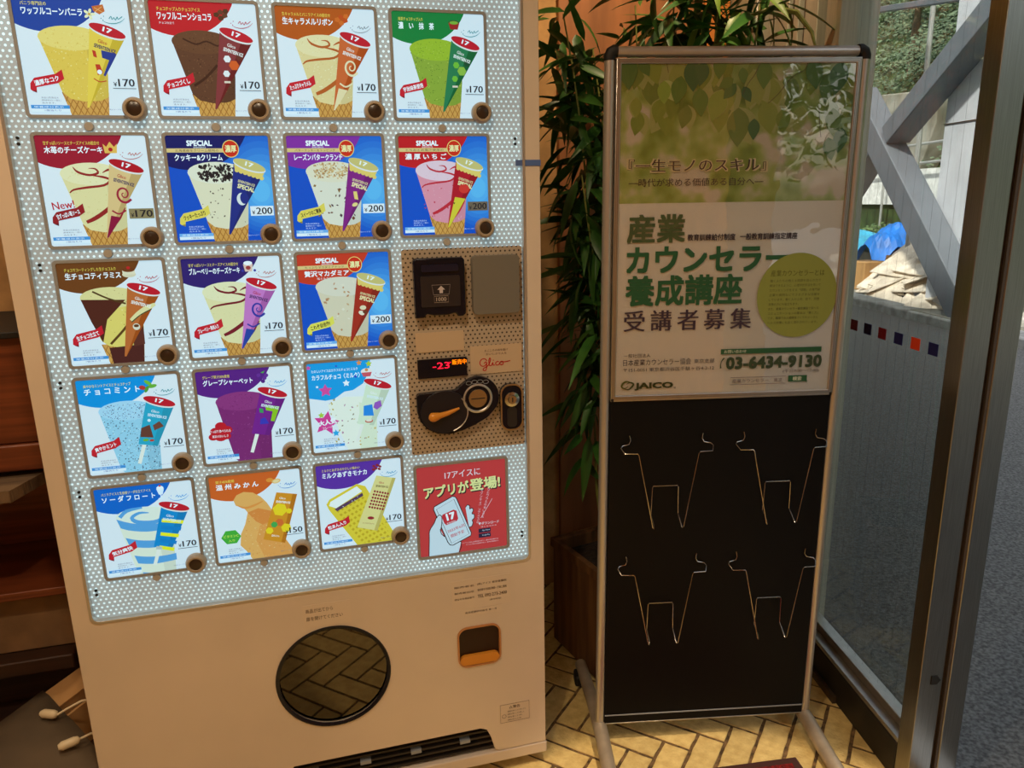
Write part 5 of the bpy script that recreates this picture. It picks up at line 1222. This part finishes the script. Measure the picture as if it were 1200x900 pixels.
tarp(7.0, 12.9, .42, .5, 1.0, .32, 'tarp2', 'pale blue tarpaulin spread behind the heap', 3)
b = MB(); b.box(-.3, .3, -1.6, 1.6, 0, .42); o = b.build('stacked_crates', M['grey_plate'], None, bevel=.02); o.location = room(7.1, 12.9, .03); o.rotation_euler.z = RZ; tag(o, 'low grey stack beneath the pale blue tarpaulin', 'crates')
# white sheeted barrier and scaffold rails
b = MB(); b.box(-.02, .02, -4.2, 4.5, 0, .68); o = b.build('white_barrier', M['white_sheet'], None, rz=RZ); o.location = room(9.1, 15.5, 1.15); tag(o, 'bright white sheeted barrier along the embankment', 'barrier')
b = MB(); b.box(-.15, .15, -8, 8, 0, 1.12); o = b.build('retaining_kerb', M['grass'], None, rz=RZ); o.location = room(9.3, 14, .03); o['kind'] = 'structure'
sc_ = empty('scaffold_railing', room(8.9, 13.5), RZ); tag(sc_, 'galvanised pipe railing with clamps behind the steel bracing', 'railing')
for z in (1.95, 2.30): b = MB(); b.tube([(0, -3.5, z + .05), (0, 5, z - .1)], .026, 10); b.build('rail_pipe', M['galv'], sc_, smooth=True)
for y in (-3, -.6, 1.8, 4.2):
    b = MB(); b.tube([(.03, y, 0), (.03, y, 2.45)], .026, 10); b.build('post_pipe', M['galv'], sc_, smooth=True)
    for z in (1.93, 2.28): b = MB(); b.box(-.04, .06, y - .04, y + .04, z - .04, z + .05); b.build('clamp', M['bezel'], sc_)
b = MB(); b.tube([(.05, -.6, 2.3), (.05, -1.7, .9)], .026, 10); b.build('brace_pipe', M['galv'], sc_, smooth=True)
# concrete retaining wall on the slope
b = MB(); b.prism([[(-.9, .6), (1.7, .6), (1.7, 4.0), (-1.5, 3.75), (-1.55, 3.0), (-1.1, 2.0)]], 0, .5, ax='x'); o = b.build('retaining_wall', M['concrete'], None, rz=RZ, bevel=.03); o.location = room(11.5, 19.3, 0); tag(o, 'weathered concrete retaining wall on the wooded slope', 'retaining wall')
b = MB(); b.tube([(-.1, 0, 3.1), (-.25, 0, 3.15), (-.3, 0, 3.0)], .09, 10); o = b.build('wall_fitting', M['galv'], None, smooth=True); o.location = room(11.5, 19.6, 0); tag(o, 'round grey fitting mounted on the concrete retaining wall', 'fitting')
b = MB(); b.box(-.06, 0, -.25, .25, 2.45, 2.62); o = b.build('blue_sign', M['st_navy'], None, rz=RZ); o.location = room(11.5, 19.5, 0); tag(o, 'small blue plate on the concrete retaining wall', 'sign')
# wooded slope
def hz(X, Y): return max(0, (X - 9.5)) * .95 + .5 * math.sin(Y * .6) + .3 * math.sin(X * 1.3 + Y)
b = MB(); nx, ny = 24, 50; vs = [(9.5 + i * .9, -14 + j * 1.2, hz(9.5 + i * .9, -14 + j * 1.2) if i else -.05) for j in range(ny + 1) for i in range(nx + 1)]
b.add(vs, [(j * (nx + 1) + i, j * (nx + 1) + i + 1, (j + 1) * (nx + 1) + i + 1, (j + 1) * (nx + 1) + i) for j in range(ny) for i in range(nx)])
struct(b, 'wooded_slope', M['grass'], smooth=True, recalc=False)
rnd = random.Random(9)
def leaves(b, cx, cy, cz, rx, ry, rz_, n, s):
    for _ in range(n):
        while True:
            x, y, z = (rnd.uniform(-1, 1) for _ in range(3)); q = x * x + y * y + z * z
            if .25 < q < 1: break
        c = Vector((cx + x * rx, cy + y * ry, cz + z * rz_)); u_ = Vector((rnd.gauss(0, 1), rnd.gauss(0, 1), rnd.gauss(0, .6))).normalized(); v_ = u_.orthogonal().normalized(); k = s * rnd.uniform(.6, 1.4)
        b.v += [tuple(c - u_ * k), tuple(c + v_ * k * .5), tuple(c + u_ * k), tuple(c - v_ * k * .5)]; m_ = len(b.v) - 4; b.f.append((m_, m_ + 1, m_ + 2, m_ + 3)); b.m.append(0)
b = MB()
for _ in range(260):
    X = rnd.uniform(10.0, 22); Y = rnd.uniform(8, 36); r_ = rnd.uniform(.5, 1.2)
    if X < 12.6 and 16.6 < Y < 22.0: continue
    leaves(b, X, Y, hz(X, Y) + r_ * .45, r_, r_, r_ * .8, 300, .07)
o = struct(b, 'slope_foliage', M['foliage'], recalc=False); o['kind'] = 'stuff'; tag(o, 'dense green foliage covering the slope outside', 'foliage')
for i, (X, Y, h, lb) in enumerate(((14.5, 24, 5.5, 'leafy tree on the slope, the farthest left in view'), (13.6, 19.5, 4.5, 'leafy tree rising behind the concrete retaining wall'), (12.9, 15.6, 4.2, 'leafy tree on the slope behind the upright column'))):
    e = empty('slope_tree', room(X, Y, hz(X, Y) - .2), RZ); tag(e, lb, 'tree')
    b = MB(); b.tube([(0, 0, 0), (.1, .05, h * .4), (-.05, .1, h * .8)], [.14, .1, .05], 9); b.build('trunk', M['bark'], e, smooth=True)
    b = MB()
    for _ in range(16): r_ = rnd.uniform(.5, .9); leaves(b, rnd.uniform(-1.1, 1.1), rnd.uniform(-1.1, 1.1), h * rnd.uniform(.4, 1.0), r_, r_, r_ * .7, 190, .09)
    o = b.build('crown', M['foliage'], e, recalc=False); o['kind'] = 'stuff'
for i in range(7):
    X, Y = 8.05 + rnd.uniform(-.2, .2), 10.6 + i * .85
    b = MB(); leaves(b, 0, 0, .40, .42, .5, .42, 420, .05); o = b.build('hedge_shrub', M['foliage2'], None, recalc=False); o.location = room(X, Y, .03)
    tag(o, 'low grey-green shrub in the row behind the heap', 'shrub', 'shrubs in a row behind the heap')
# across the forecourt, behind the photographer: trees and a pale building, seen only in reflections
for i, (X, Y) in enumerate(((6.5, -6.5), (8.5, -9.0), (5.0, -10))):
    e = empty('street_tree', room(X, Y, -.05), RZ); tag(e, ('street tree nearest the doorway', 'street tree by the slope', 'street tree at the forecourt')[i], 'tree')
    b = MB(); b.tube([(0, 0, 0), (.05, 0, 2.2), (0, .1, 3.4)], [.13, .1, .05], 9); b.build('trunk', M['bark'], e, smooth=True)
    b = MB()
    for _ in range(12): r_ = rnd.uniform(.6, 1.0); leaves(b, rnd.uniform(-1, 1), rnd.uniform(-1, 1), rnd.uniform(2.2, 4.0), r_, r_, r_ * .7, 120, .12)
    o = b.build('crown', M['foliage'], e, recalc=False); o['kind'] = 'stuff'
